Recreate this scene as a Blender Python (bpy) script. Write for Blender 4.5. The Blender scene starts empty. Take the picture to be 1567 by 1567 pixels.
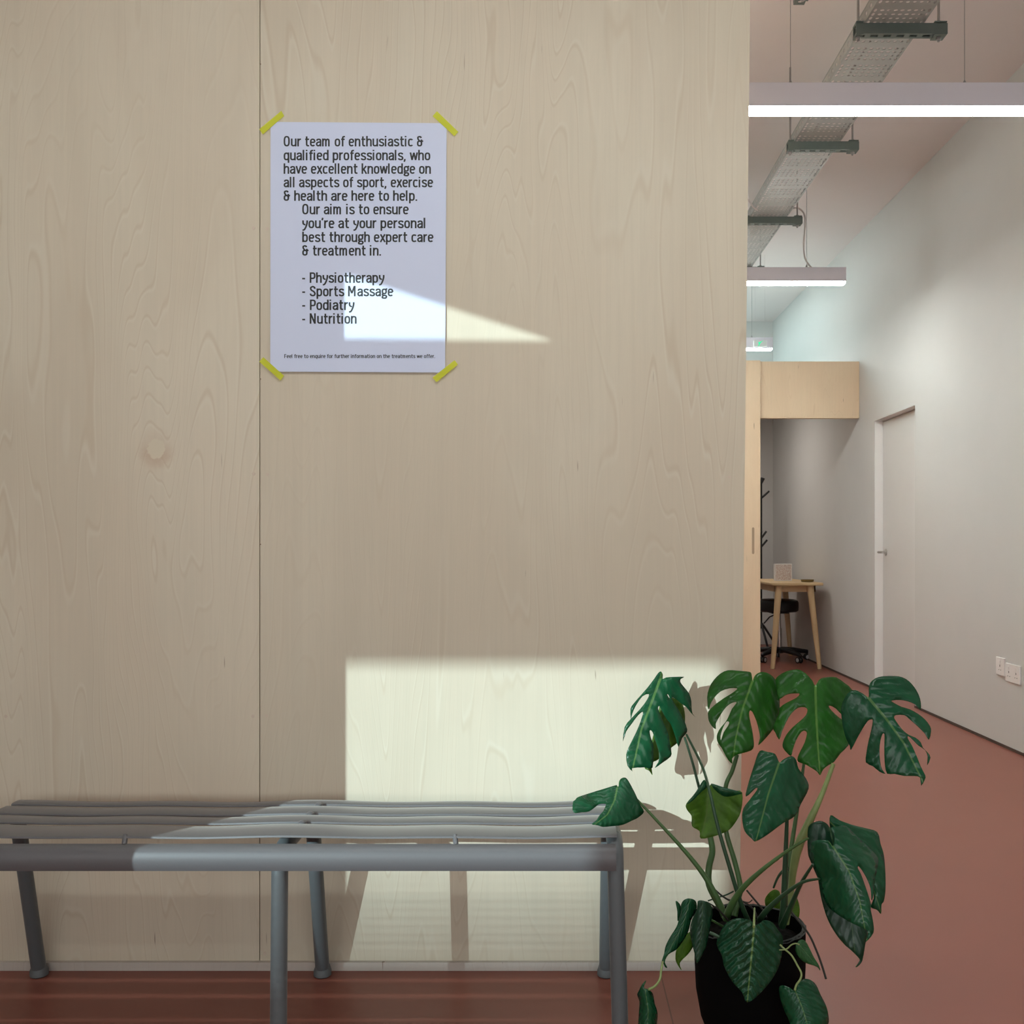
import bpy, bmesh, math, random
from mathutils import Vector, Matrix
from mathutils.geometry import delaunay_2d_cdt

random.seed(7)
scene = bpy.context.scene
C = scene.collection
PI = math.pi

# ------------------------------------------------------------------ camera
F, CX, CY, EYE = 1570.0, 848.0, 837.0, 1.05      # focal length in px, vanishing point, eye height
cam = bpy.data.cameras.new('camera')
cam.sensor_width = 36.0
cam.lens = F / 1567.0 * 36.0
cam.shift_x = (783.5 - CX) / 1567.0
cam.shift_y = (CY - 783.5) / 1567.0
cam.clip_start = 0.05
camo = bpy.data.objects.new('camera', cam)
camo.location = (0, 0, EYE)
camo.rotation_euler = (PI / 2, 0, 0)
C.objects.link(camo)
scene.camera = camo

# ------------------------------------------------------------------ light and exposure
scene.view_settings.view_transform = 'Standard'
scene.view_settings.look = 'None'
scene.view_settings.exposure = 0.2
scene.view_settings.gamma = 1.0
scene.view_settings.use_curve_mapping = False

world = bpy.data.worlds.new('world')
scene.world = world
world.use_nodes = True
wn = world.node_tree
bg = wn.nodes['Background']
bg.inputs['Color'].default_value = (0.75, 0.85, 1.0, 1)
bg.inputs['Strength'].default_value = 0.6

sun = bpy.data.lights.new('sun', 'SUN')
sun.energy = 3.6
sun.angle = math.radians(0.22)
sun.color = (0.72, 0.95, 1.0)
suno = bpy.data.objects.new('sun', sun)
SUN_DIR = Vector((0.76, 1.0, -0.31))
suno.rotation_euler = SUN_DIR.to_track_quat('-Z', 'Y').to_euler()
suno.location = (-6, -8, 4)
C.objects.link(suno)

day = bpy.data.lights.new('shopfront_daylight', 'AREA')
day.shape = 'RECTANGLE'
day.size = 7.0
day.size_y = 0.72
day.energy = 56
day.color = (0.97, 0.98, 0.97)
dayo = bpy.data.objects.new('shopfront_daylight', day)
dayo.location = (-1.35, -1.52, 1.09)
dayo.rotation_euler = (PI / 2, 0, 0)
C.objects.link(dayo)
dayo.rotation_euler = Vector((0, 1, 0)).to_track_quat('-Z', 'Y').to_euler()

# unseen fill lights added to brighten the far ceiling and the desk nook
hi = bpy.data.lights.new('far_ceiling_fill', 'AREA'); hi.shape = 'RECTANGLE'; hi.size = 2.8; hi.size_y = 1.6; hi.energy = 98; hi.color = (0.66, 0.96, 1.0)
hio = bpy.data.objects.new('far_ceiling_fill', hi); hio.location = (-0.35, 9.75, 3.46); C.objects.link(hio)
nk = bpy.data.lights.new('nook_fill', 'AREA'); nk.shape = 'SQUARE'; nk.size = 0.6; nk.energy = 11; nk.color = (1.0, 0.95, 0.88)
nko = bpy.data.objects.new('nook_fill', nk); nko.location = (1.33, 9.5, 2.44); C.objects.link(nko)

LAMP_STRENGTH = 44.0

# ------------------------------------------------------------------ helpers
def P(x, y, Y):
    """a point at depth Y seen at pixel x, y"""
    return Vector(((x - CX) * Y / F, Y, EYE - (y - CY) * Y / F))

def tag(o, label=None, cat=None, group=None, kind=None):
    if label: o['label'] = label
    if cat: o['category'] = cat
    if group: o['group'] = group
    if kind: o['kind'] = kind
    return o

def empty(name, loc=(0, 0, 0)):
    o = bpy.data.objects.new(name, None)
    o.location = loc
    o.empty_display_size = 0.05
    C.objects.link(o)
    return o

class MB:
    """collects shapes and links them as one mesh object (world coordinates)"""
    def __init__(self):
        self.bm = bmesh.new()
    def box(self, x0, x1, y0, y1, z0, z1):
        bm = self.bm
        v = [bm.verts.new(p) for p in ((x0,y0,z0),(x1,y0,z0),(x1,y1,z0),(x0,y1,z0),(x0,y0,z1),(x1,y0,z1),(x1,y1,z1),(x0,y1,z1))]
        for f in ((3,2,1,0),(4,5,6,7),(0,1,5,4),(1,2,6,5),(2,3,7,6),(3,0,4,7)):
            bm.faces.new([v[i] for i in f])
        return self
    def tube(self, pts, rad, n=12, cap=True, flat=1.0):
        """round tube along a path; rad a number or one per point"""
        bm = self.bm
        pts = [Vector(p) for p in pts]
        rads = rad if isinstance(rad, (list, tuple)) else [rad] * len(pts)
        rings = []
        up = None
        for i, p in enumerate(pts):
            a = pts[max(i - 1, 0)]; b = pts[min(i + 1, len(pts) - 1)]
            t = (b - a).normalized()
            if up is None:
                up = Vector((0, 0, 1)) if abs(t.z) < 0.9 else Vector((1, 0, 0))
            s = t.cross(up)
            if s.length < 1e-5:
                s = t.cross(Vector((0, 1, 0)))
            s.normalize()
            up = s.cross(t).normalized()
            rings.append([bm.verts.new(p + (s * math.cos(2*PI*k/n) * flat + up * math.sin(2*PI*k/n)) * rads[i]) for k in range(n)])
        for r0, r1 in zip(rings, rings[1:]):
            for k in range(n):
                bm.faces.new((r0[k], r0[(k+1) % n], r1[(k+1) % n], r1[k]))
        if cap:
            bm.faces.new(rings[0][::-1]); bm.faces.new(rings[-1])
        return self
    def lathe(self, prof, c=(0, 0, 0), n=40, axis='Z'):
        """profile of (radius, height) turned about a vertical axis"""
        bm = self.bm
        rings = []
        for r, h in prof:
            ring = []
            for k in range(n):
                a = 2*PI*k/n
                q = (r*math.cos(a), r*math.sin(a), h)
                if axis == 'X': q = (h, q[0], q[1])
                if axis == 'Y': q = (q[0], h, q[1])
                ring.append(bm.verts.new((c[0]+q[0], c[1]+q[1], c[2]+q[2])))
            rings.append(ring)
        for r0, r1 in zip(rings, rings[1:]):
            for k in range(n):
                bm.faces.new((r0[k], r0[(k+1) % n], r1[(k+1) % n], r1[k]))
        bm.faces.new(rings[0][::-1]); bm.faces.new(rings[-1])
        return self
    def prism(self, poly, d):
        """planar polygon of 3D points pushed along vector d"""
        bm = self.bm
        d = Vector(d)
        a = [bm.verts.new(p) for p in poly]
        b = [bm.verts.new(Vector(p) + d) for p in poly]
        n = len(a)
        bm.faces.new(a[::-1]); bm.faces.new(b)
        for k in range(n):
            bm.faces.new((a[k], a[(k+1) % n], b[(k+1) % n], b[k]))
        return self
    def build(self, name, mat, parent=None, bevel=0.0, smooth=False, segs=2):
        bm = self.bm
        bmesh.ops.recalc_face_normals(bm, faces=bm.faces[:])
        me = bpy.data.meshes.new(name)
        bm.to_mesh(me); bm.free()
        me.materials.append(mat)
        o = bpy.data.objects.new(name, me)
        C.objects.link(o)
        if parent is not None:
            o.parent = parent
            o.matrix_parent_inverse = Matrix.Translation(-Vector(parent.location)) if parent.type == 'EMPTY' else Matrix.Identity(4)
        if bevel > 0:
            m = o.modifiers.new('bevel', 'BEVEL'); m.width = bevel; m.segments = segs; m.limit_method = 'ANGLE'; m.angle_limit = math.radians(35)
        if smooth:
            for p in me.polygons: p.use_smooth = True
            e = o.modifiers.new('split', 'EDGE_SPLIT'); e.split_angle = math.radians(40)
        return o

def catmull(pts, sub=6, closed=False):
    pts = [Vector(p) for p in pts]
    n = len(pts); out = []
    rng = range(n) if closed else range(n - 1)
    for i in rng:
        if closed:
            p0, p1, p2, p3 = pts[i-1], pts[i], pts[(i+1) % n], pts[(i+2) % n]
        else:
            p0, p1, p2, p3 = pts[max(i-1, 0)], pts[i], pts[i+1], pts[min(i+2, n-1)]
        for k in range(sub):
            t = k / sub
            out.append(0.5*((2*p1) + (p2-p0)*t + (2*p0-5*p1+4*p2-p3)*t*t + (3*p1-p0-3*p2+p3)*t*t*t))
    if not closed: out.append(pts[-1])
    return out

def ramp(vals, n, sub):
    """radii resampled like catmull()"""
    out = []
    for i in range(n - 1):
        for k in range(sub):
            out.append(vals[i] + (vals[i+1]-vals[i]) * k / sub)
    out.append(vals[-1])
    return out

# ------------------------------------------------------------------ materials
def mat(name, col, rough=0.5, metal=0.0, spec=0.5, noise=0.0, nscale=30.0, bump=0.0, emit=None, estr=0.0):
    m = bpy.data.materials.new(name); m.use_nodes = True
    nt = m.node_tree; b = nt.nodes['Principled BSDF']
    b.inputs['Base Color'].default_value = (*col, 1)
    b.inputs['Roughness'].default_value = rough
    b.inputs['Metallic'].default_value = metal
    b.inputs['Specular IOR Level'].default_value = spec
    if emit:
        b.inputs['Emission Color'].default_value = (*emit, 1)
        b.inputs['Emission Strength'].default_value = estr
    if noise or bump:
        tc = nt.nodes.new('ShaderNodeTexCoord')
        nz = nt.nodes.new('ShaderNodeTexNoise'); nz.inputs['Scale'].default_value = nscale; nz.inputs['Detail'].default_value = 4
        nt.links.new(tc.outputs['Object'], nz.inputs['Vector'])
        if noise:
            mx = nt.nodes.new('ShaderNodeMix'); mx.data_type = 'RGBA'
            mx.inputs['A'].default_value = (*[c*(1-noise) for c in col], 1)
            mx.inputs['B'].default_value = (*[min(1, c*(1+noise)) for c in col], 1)
            nt.links.new(nz.outputs['Fac'], mx.inputs['Factor']); nt.links.new(mx.outputs['Result'], b.inputs['Base Color'])
        if bump:
            bp = nt.nodes.new('ShaderNodeBump'); bp.inputs['Strength'].default_value = bump; bp.inputs['Distance'].default_value = 0.002
            nt.links.new(nz.outputs['Fac'], bp.inputs['Height']); nt.links.new(bp.outputs['Normal'], b.inputs['Normal'])
    return m

class NT:
    def __init__(self, m):
        self.t = m.node_tree; self.l = m.node_tree.links
    def n(self, typ, **kw):
        x = self.t.nodes.new(typ)
        for k, v in kw.items(): setattr(x, k, v)
        return x
    def math(self, op, a, b=None, c=None, clamp=False):
        x = self.n('ShaderNodeMath', operation=op); x.use_clamp = clamp
        for i, v in enumerate((a, b, c)):
            if v is None: continue
            if isinstance(v, (int, float)): x.inputs[i].default_value = v
            else: self.l.new(v, x.inputs[i])
        return x.outputs[0]
    def mix(self, fac, a, b, blend='MIX'):
        x = self.n('ShaderNodeMix', data_type='RGBA', blend_type=blend)
        for nm, v in (('Factor', fac), ('A', a), ('B', b)):
            s = x.inputs[nm]
            if isinstance(v, (int, float)): s.default_value = v
            elif isinstance(v, tuple): s.default_value = (*v, 1) if len(v) == 3 else v
            else: self.l.new(v, s)
        return x.outputs['Result']
    def maprange(self, v, a, b, c=0.0, d=1.0):
        x = self.n('ShaderNodeMapRange', interpolation_type='SMOOTHSTEP')
        self.l.new(v, x.inputs['Value'])
        for k, q in (('From Min', a), ('From Max', b), ('To Min', c), ('To Max', d)): x.inputs[k].default_value = q
        return x.outputs['Result']

def plywood(name, base, seed=0.0, contrast=1.0, scale=1.0, knot=None):
    """rotary-cut birch: contour figure, fine fibre, small dark dashes"""
    m = bpy.data.materials.new(name); m.use_nodes = True
    t = NT(m); b = m.node_tree.nodes['Principled BSDF']
    tc = t.n('ShaderNodeTexCoord')
    def coords(sx, sz, off):
        mp = t.n('ShaderNodeMapping'); mp.inputs['Scale'].default_value = (sx*scale, sx*scale, sz*scale); mp.inputs['Location'].default_value = (seed+off, seed*1.7+off, seed*0.6)
        t.l.new(tc.outputs['Object'], mp.inputs['Vector']); return mp.outputs['Vector']
    def noise(vec, s, det, dist=0.0, rough=0.5):
        x = t.n('ShaderNodeTexNoise'); x.inputs['Scale'].default_value = s; x.inputs['Detail'].default_value = det
        x.inputs['Distortion'].default_value = dist; x.inputs['Roughness'].default_value = rough
        t.l.new(vec, x.inputs['Vector']); return x.outputs['Fac']
    fig = noise(coords(3.0, 0.40, 0), 1.0, 3.0, 0.35, 0.42)
    ringv = t.math('MULTIPLY', fig, 46.0)
    fr = t.math('FRACT', ringv)
    line = t.maprange(t.math('ABSOLUTE', t.math('SUBTRACT', fr, 0.5)), 0.0, 0.11, 1.0, 0.0)
    pale = t.maprange(t.math('ABSOLUTE', t.math('SUBTRACT', fr, 0.62)), 0.0, 0.10, 1.0, 0.0)
    patch = t.maprange(noise(coords(1.9, 0.7, 9), 1.0, 2.0), 0.36, 0.60, 0.25, 1.0)
    fibre = noise(coords(85, 1.6, 3), 1.0, 4.0, 0.3, 0.6)
    fib2 = noise(coords(300, 14, 5), 1.0, 2.0)
    broad = noise(coords(2.2, 0.8, 21), 1.0, 4.0, 0.8)
    hue = noise(coords(3.1, 1.1, 35), 1.0, 3.0, 0.5)
    dash = t.maprange(noise(coords(70, 6.0, 13), 1.0, 1.0), 0.765, 0.80)
    dk = tuple(c*0.80 for c in base)
    col = t.mix(t.maprange(broad, 0.32, 0.68), tuple(c*q for c, q in zip(base, (0.95, 0.925, 0.91))), tuple(min(1, c*q) for c, q in zip(base, (1.05, 1.055, 1.06))))
    col = t.mix(t.math('MULTIPLY', t.maprange(hue, 0.35, 0.65), 0.5), col, tuple(c*q for c, q in zip(base, (1.03, 0.985, 0.965))))
    col = t.mix(t.math('MULTIPLY', t.maprange(fibre, 0.35, 0.7), 0.20*contrast), col, dk)
    col = t.mix(t.math('MULTIPLY', t.maprange(fib2, 0.4, 0.75), 0.10*contrast), col, dk)
    col = t.mix(t.math('MULTIPLY', t.math('MULTIPLY', pale, patch), 0.55*contrast), col, tuple(min(1, c*q) for c, q in zip(base, (1.07, 1.10, 1.14))))
    col = t.mix(t.math('MULTIPLY', t.math('MULTIPLY', line, patch), 0.50*contrast), col, tuple(c*q for c, q in zip(base, (0.82, 0.74, 0.67))))
    col = t.mix(t.math('MULTIPLY', dash, 0.75), col, (0.17, 0.10, 0.06))
    if knot:
        sx = t.n('ShaderNodeSeparateXYZ'); t.l.new(tc.outputs['Object'], sx.inputs[0])
        dx = t.math('SUBTRACT', sx.outputs['X'], knot[0]); dz = t.math('SUBTRACT', sx.outputs['Z'], knot[1])
        wob = noise(coords(90, 90, 2), 1.0, 3.0)
        d = t.math('SQRT', t.math('ADD', t.math('MULTIPLY', dx, dx), t.math('MULTIPLY', t.math('MULTIPLY', dz, dz), 0.8)))
        d = t.math('ADD', d, t.math('MULTIPLY', t.math('SUBTRACT', wob, 0.5), 0.016))
        halo = t.math('MULTIPLY', t.maprange(d, 0.022, 0.055, 1.0, 0.0), t.maprange(dz, -0.02, 0.02, 0.75, 0.25))
        col = t.mix(t.math('MULTIPLY', halo, 0.9), col, tuple(c*q for c, q in zip(base, (0.80, 0.66, 0.60))))
        col = t.mix(t.maprange(d, 0.020, 0.0235, 1.0, 0.0), col, tuple(c*q for c, q in zip(base, (1.0, 0.99, 0.96))))
    t.l.new(col, b.inputs['Base Color'])
    b.inputs['Roughness'].default_value = 0.55
    b.inputs['Specular IOR Level'].default_value = 0.3
    bp = t.n('ShaderNodeBump'); bp.inputs['Strength'].default_value = 0.06; bp.inputs['Distance'].default_value = 0.001
    t.l.new(fibre, bp.inputs['Height']); t.l.new(bp.outputs['Normal'], b.inputs['Normal'])
    return m

PLY = (0.605, 0.545, 0.428)
M = {}
M['ply_a'] = plywood('birch_plywood_left', tuple(c*q for c, q in zip(PLY, (1.05, 1.045, 1.05))), 3.1, 0.8, knot=((239-848)*2.552/1570, 1.05-(687-837)*2.552/1570))
M['ply_b'] = plywood('birch_plywood_right', PLY, 11.4, 0.85)
M['ply_skirt'] = plywood('birch_plywood_skirting', (0.54, 0.50, 0.45), 17.0, 0.5)
M['ply_far'] = plywood('birch_plywood_far', (0.76, 0.60, 0.42), 23.0, 0.6)
M['ply_edge'] = mat('plywood_edge', (0.60, 0.46, 0.32), 0.6, noise=0.08, nscale=60)
M['plug'] = mat('filled_screw', (0.60, 0.50, 0.40), 0.6)
M['plug_dark'] = mat('screw_hole', (0.30, 0.22, 0.15), 0.7)
M['white_wall'] = mat('white_paint', (0.605, 0.592, 0.572), 0.75, spec=0.25, noise=0.02, nscale=6, bump=0.05)
M['white_door'] = mat('door_paint', (0.655, 0.64, 0.62), 0.5, spec=0.35, noise=0.015, nscale=8)
M['reveal'] = mat('reveal_lit_white', (0.84, 0.82, 0.80), 0.5)  # white reveal, with its lit brightness put into the colour
M['ceiling'] = mat('ceiling_paint', (0.70, 0.63, 0.61), 0.85, spec=0.2, noise=0.02, nscale=3)
M['street'] = mat('paving_stone', (0.35, 0.35, 0.34), 0.85, noise=0.15, nscale=5)
M['brick'] = mat('pale_render', (0.45, 0.42, 0.40), 0.85, noise=0.1, nscale=4)
M['dark_gap'] = mat('dark_strip', (0.07, 0.045, 0.035), 0.7)
M['metal'] = mat('grey_powder_coat', (0.116, 0.113, 0.118), 0.45, spec=0.45, noise=0.05, nscale=220, bump=0.05)
M['metal_leg'] = mat('grey_powder_coat_leg', (0.105, 0.118, 0.124), 0.45, spec=0.4, noise=0.05, nscale=220)
for q_ in ('metal', 'metal_leg'):
    b_ = M[q_].node_tree.nodes['Principled BSDF']; b_.inputs['Sheen Weight'].default_value = 0.21; b_.inputs['Sheen Tint'].default_value = (1.0, 0.90, 0.82, 1); b_.inputs['Sheen Roughness'].default_value = 0.35
M['glide'] = mat('plastic_glide', (0.12, 0.135, 0.14), 0.5)
M['paper'] = mat('cool_white_paper', (0.61, 0.665, 0.83), 0.6, spec=0.3, noise=0.01, nscale=15)
M['ink'] = mat('black_ink', (0.018, 0.020, 0.022), 0.5)
M['steel'] = mat('brushed_steel', (0.55, 0.53, 0.50), 0.35, 0.9)
M['strut'] = mat('galvanised_strut', (0.13, 0.16, 0.145), 0.5, 0.35, noise=0.1, nscale=40)
M['tray'] = mat('galvanised_tray', (0.36, 0.36, 0.345), 0.5, 0.3, noise=0.12, nscale=12)
M['rod'] = mat('zinc_rod', (0.36, 0.34, 0.33), 0.45, 0.5)
M['lamp_body'] = mat('lamp_body_white', (0.72, 0.70, 0.77), 0.45)
M['diffuser'] = mat('lamp_diffuser', (0.9, 0.9, 0.9), 0.5, emit=(0.95, 1.0, 0.97), estr=LAMP_STRENGTH)
M['diffuser_dim'] = mat('lamp_diffuser_dimmed', (0.9, 0.9, 0.9), 0.5, emit=(0.95, 1.0, 0.97), estr=LAMP_STRENGTH*0.66)
M['diffuser_strong'] = mat('lamp_diffuser_full', (0.9, 0.9, 0.9), 0.5, emit=(0.95, 1.0, 0.97), estr=LAMP_STRENGTH*1.35)
M['cable'] = mat('white_cable', (0.62, 0.56, 0.54), 0.5)
M['black'] = mat('black_coated_metal', (0.010, 0.010, 0.011), 0.45)
M['vinyl'] = mat('black_vinyl', (0.009, 0.009, 0.010), 0.4, noise=0.2, nscale=80)
M['chrome'] = mat('chrome', (0.7, 0.7, 0.7), 0.15, 1.0)
M['hub'] = mat('grey_castor_hub', (0.55, 0.55, 0.56), 0.5)
M['beech'] = plywood('pale_beech', (0.68, 0.50, 0.29), 31.0, 0.6, 2.0)
M['olive_tray'] = mat('olive_wood', (0.18, 0.12, 0.035), 0.5, noise=0.2, nscale=40)
M['socket'] = mat('white_plastic', (0.82, 0.79, 0.77), 0.35)
M['socket_hole'] = mat('socket_hole', (0.04, 0.04, 0.04), 0.6)
M['sign_face'] = mat('sign_face', (0.8, 0.85, 0.84), 0.4)
M['sign_green'] = mat('sign_green', (0.02, 0.45, 0.22), 0.4, emit=(0.05, 0.9, 0.5), estr=0.6)
M['pot'] = mat('matt_black_pot', (0.0025, 0.0025, 0.0025), 0.8, spec=0.06)
M['felt'] = mat('grey_felt_rim', (0.045, 0.05, 0.045), 0.95, noise=0.5, nscale=300, bump=0.6)
M['soil'] = mat('potting_soil', (0.005, 0.004, 0.003), 0.95, spec=0.1, noise=0.6, nscale=120, bump=1.0)
M['stem'] = mat('petiole_green', (0.055, 0.125, 0.035), 0.42, noise=0.35, nscale=35)
M['stem_dark'] = mat('petiole_dark', (0.018, 0.060, 0.024), 0.42, noise=0.3, nscale=35)
M['stem_pale'] = mat('petiole_pale', (0.24, 0.31, 0.11), 0.42, noise=0.25, nscale=35)
M['root'] = mat('aerial_root', (0.022, 0.020, 0.014), 0.75, noise=0.4, nscale=90)
M['leaflet_print'] = None

def floor_mat():
    m = bpy.data.materials.new('red_brown_linoleum'); m.use_nodes = True
    t = NT(m); b = m.node_tree.nodes['Principled BSDF']
    tc = t.n('ShaderNodeTexCoord')
    n1 = t.n('ShaderNodeTexNoise'); n1.inputs['Scale'].default_value = 2.0; n1.inputs['Detail'].default_value = 5
    n2 = t.n('ShaderNodeTexNoise'); n2.inputs['Scale'].default_value = 220.0; n2.inputs['Detail'].default_value = 2
    for n in (n1, n2): t.l.new(tc.outputs['Object'], n.inputs['Vector'])
    col = t.mix(n1.outputs['Fac'], (0.236, 0.076, 0.053), (0.286, 0.098, 0.070))
    col = t.mix(t.math('MULTIPLY', n2.outputs['Fac'], 0.25), col, (0.262, 0.108, 0.082))
    sx = t.n('ShaderNodeSeparateXYZ'); t.l.new(tc.outputs['Object'], sx.inputs[0])
    d = t.math('ABSOLUTE', t.math('SUBTRACT', sx.outputs['X'], 0.262))
    seam = t.maprange(d, 0.0008, 0.0022, 1.0, 0.0)
    col = t.mix(t.math('MULTIPLY', seam, 0.6), col, (0.04, 0.02, 0.015))
    t.l.new(col, b.inputs['Base Color'])
    b.inputs['Roughness'].default_value = 0.34
    b.inputs['Specular IOR Level'].default_value = 0.28
    return m
M['floor'] = floor_mat()

def tape_mat():
    m = bpy.data.materials.new('yellow_washi_tape'); m.use_nodes = True
    t = NT(m); b = m.node_tree.nodes['Principled BSDF']
    b.inputs['Base Color'].default_value = (0.74, 0.78, 0.05, 1); b.inputs['Roughness'].default_value = 0.5
    tr = t.n('ShaderNodeBsdfTransparent'); tr.inputs['Color'].default_value = (1.0, 1.0, 0.62, 1)
    mx = t.n('ShaderNodeMixShader'); mx.inputs[0].default_value = 0.50
    out = m.node_tree.nodes['Material Output']
    t.l.new(b.outputs[0], mx.inputs[1]); t.l.new(tr.outputs[0], mx.inputs[2]); t.l.new(mx.outputs[0], out.inputs['Surface'])
    return m
M['tape'] = tape_mat()

def leaf_mat(name, top, vein, veins=1.0, gloss=0.30, trans=0.12, tcol=(0.10, 0.30, 0.02)):
    m = bpy.data.materials.new(name); m.use_nodes = True
    t = NT(m); b = m.node_tree.nodes['Principled BSDF']
    uv = t.n('ShaderNodeUVMap'); uv.uv_map = 'leaf'
    s = t.n('ShaderNodeSeparateXYZ'); t.l.new(uv.outputs[0], s.inputs[0])
    u, v = s.outputs['X'], s.outputs['Y']
    av = t.math('ABSOLUTE', v)
    nz = t.n('ShaderNodeTexNoise'); nz.inputs['Scale'].default_value = 4.0; nz.inputs['Detail'].default_value = 4
    t.l.new(uv.outputs[0], nz.inputs['Vector'])
    width = t.math('ADD', t.math('MULTIPLY', t.math('SUBTRACT', 1.0, u), 0.014), 0.007)
    rib = t.maprange(t.math('SUBTRACT', av, width), 0.0, 0.016, 1.0, 0.0)
    k = t.math('SUBTRACT', t.math('MULTIPLY', u, 8.0), t.math('MULTIPLY', av, 3.4))
    k = t.math('ADD', k, t.math('MULTIPLY', nz.outputs['Fac'], 1.1))
    fr = t.math('ABSOLUTE', t.math('SUBTRACT', t.math('FRACT', k), 0.5))
    lat = t.math('MULTIPLY', t.maprange(fr, 0.0, 0.07, 1.0, 0.0), t.maprange(av, 0.05, 0.95, 0.75, 0.0))
    col = t.mix(t.maprange(nz.outputs['Fac'], 0.3, 0.7), tuple(c*0.78 for c in top), tuple(c*1.2 for c in top))
    col = t.mix(t.math('MULTIPLY', lat, 0.10*veins), col, vein)
    col = t.mix(t.math('MULTIPLY', rib, 0.75), col, vein)
    t.l.new(col, b.inputs['Base Color'])
    b.inputs['Roughness'].default_value = gloss
    b.inputs['Specular IOR Level'].default_value = 0.38
    h = t.math('ADD', t.math('MULTIPLY', t.math('SINE', t.math('MULTIPLY', k, 2*PI)), 0.5), t.math('MULTIPLY', nz.outputs['Fac'], 0.9))
    bp = t.n('ShaderNodeBump'); bp.inputs['Strength'].default_value = 0.27*veins; bp.inputs['Distance'].default_value = 0.004 if veins < 1.5 else 0.009
    t.l.new(h, bp.inputs['Height']); t.l.new(bp.outputs['Normal'], b.inputs['Normal'])
    tl = t.n('ShaderNodeBsdfTranslucent'); tl.inputs['Color'].default_value = (*tcol, 1)
    mx = t.n('ShaderNodeMixShader'); mx.inputs[0].default_value = trans
    out = m.node_tree.nodes['Material Output']
    t.l.new(b.outputs[0], mx.inputs[1]); t.l.new(tl.outputs[0], mx.inputs[2]); t.l.new(mx.outputs[0], out.inputs['Surface'])
    return m
M['leaf'] = leaf_mat('monstera_leaf', (0.006, 0.070, 0.027), (0.10, 0.21, 0.06), gloss=0.27)
M['leaf_bright'] = leaf_mat('monstera_leaf_bright', (0.016, 0.105, 0.010), (0.12, 0.26, 0.05), trans=0.18)  # brighter, yellower green than the main leaf
M['leaf_dark'] = leaf_mat('monstera_leaf_dark', (0.006, 0.040, 0.018), (0.05, 0.11, 0.04), veins=0.6)  # darker green than the main leaf
M['leaf_olive'] = leaf_mat('monstera_leaf_underside', (0.060, 0.150, 0.008), (0.09, 0.16, 0.02), veins=0.5, gloss=0.5, trans=0.2, tcol=(0.2, 0.35, 0.02))
M['leaf_small'] = leaf_mat('small_leaf', (0.025, 0.105, 0.032), (0.10, 0.22, 0.08), veins=0.6, gloss=0.42)
M['leaf_heart'] = leaf_mat('heart_leaf', (0.008, 0.060, 0.026), (0.15, 0.27, 0.07), veins=2.2, gloss=0.2)

# ------------------------------------------------------------------ the setting
WY = 2.552          # face of the plywood partition
RX = 2.36           # right wall
BY = 11.06          # far wall
CZ = 3.48           # ceiling
def struct(mb, name, m, label, cat, bevel=0.0, parent=None):
    o = mb.build(name, m, parent, bevel=bevel)
    if parent is None: tag(o, label, cat, kind='structure')
    return o

struct(MB().box(-5.1, RX+0.2, -1.7, BY+0.1, -0.12, 0.0), 'floor', M['floor'], 'red-brown smooth linoleum floor', 'floor')
struct(MB().box(-5.1, RX+0.2, -1.7, BY+0.1, CZ, CZ+0.12), 'ceiling', M['ceiling'], 'plain pinkish white painted ceiling', 'ceiling')

# plywood partition facing the camera: two sheets on a studded box
def px_x(x): return (x-CX)*WY/F
seam = px_x(397.5)
wf = empty('wall_front', (-0.6, WY, 0)); tag(wf, 'pale birch plywood partition wall facing the bench', 'wall', kind='structure')
xr_top, xr_bot = px_x(1148.5), px_x(1131)
MB().prism([(-1.75, WY, 0.018), (seam-0.0012, WY, 0.018), (seam-0.0005, WY, 2.48), (-1.75, WY, 2.48)], (0, 0.018, 0)).build('plywood_sheet', M['ply_a'], wf)
MB().prism([(seam+0.0010, WY, 0.018), (xr_bot, WY, 0.018), (xr_top, WY, 2.48), (seam+0.0017, WY, 2.48)], (0, 0.018, 0)).build('plywood_sheet', M['ply_b'], wf)
MB().box(-1.75, xr_bot-0.02, WY+0.019, WY+0.075, 0, 2.46).build('frame', M['dark_gap'], wf)
def plugs(pts, m, r=0.0042):
    for x, y in pts:
        c = P(x, y, WY)
        MB().lathe([(0.0004, -0.0008), (r, -0.0006), (r, 0.001)], c, 14, 'Y').build('screw_plug', m, wf)
plugs([(388, 349), (409, 350), (388, 725), (409, 726), (387, 1096), (408, 1095), (9, 1096), (1116, 730), (405, 1459)], M['plug'])
plugs([(398.5, 98), (398.5, 580), (398.5, 833)], M['plug_dark'], 0.002)
# rest of the plywood room behind it
struct(MB().box(xr_bot-0.05, xr_bot-0.02, WY+0.08, 5.6, 0, 2.46), 'wall_partition_side', M['ply_b'], 'plywood side of the partition room, turned away from the bench', 'wall')
struct(MB().box(-1.75, xr_bot-0.02, 5.6, 5.64, 0, 2.46), 'wall_partition_back', M['ply_a'], 'plywood back of the partition room', 'wall')
struct(MB().box(-1.75, xr_bot-0.02, WY+0.02, 5.64, 2.46, 2.48), 'trim_1', M['ply_edge'], 'flat plywood lid over the partition room', 'trim')
struct(MB().box(-1.75, xr_bot-0.001, WY-0.012, WY+0.02, 0, P(0, 1470, WY).z), 'baseboard_front', M['ply_skirt'], 'pale plywood skirting along the foot of the partition behind the bench', 'baseboard', bevel=0.001)

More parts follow.
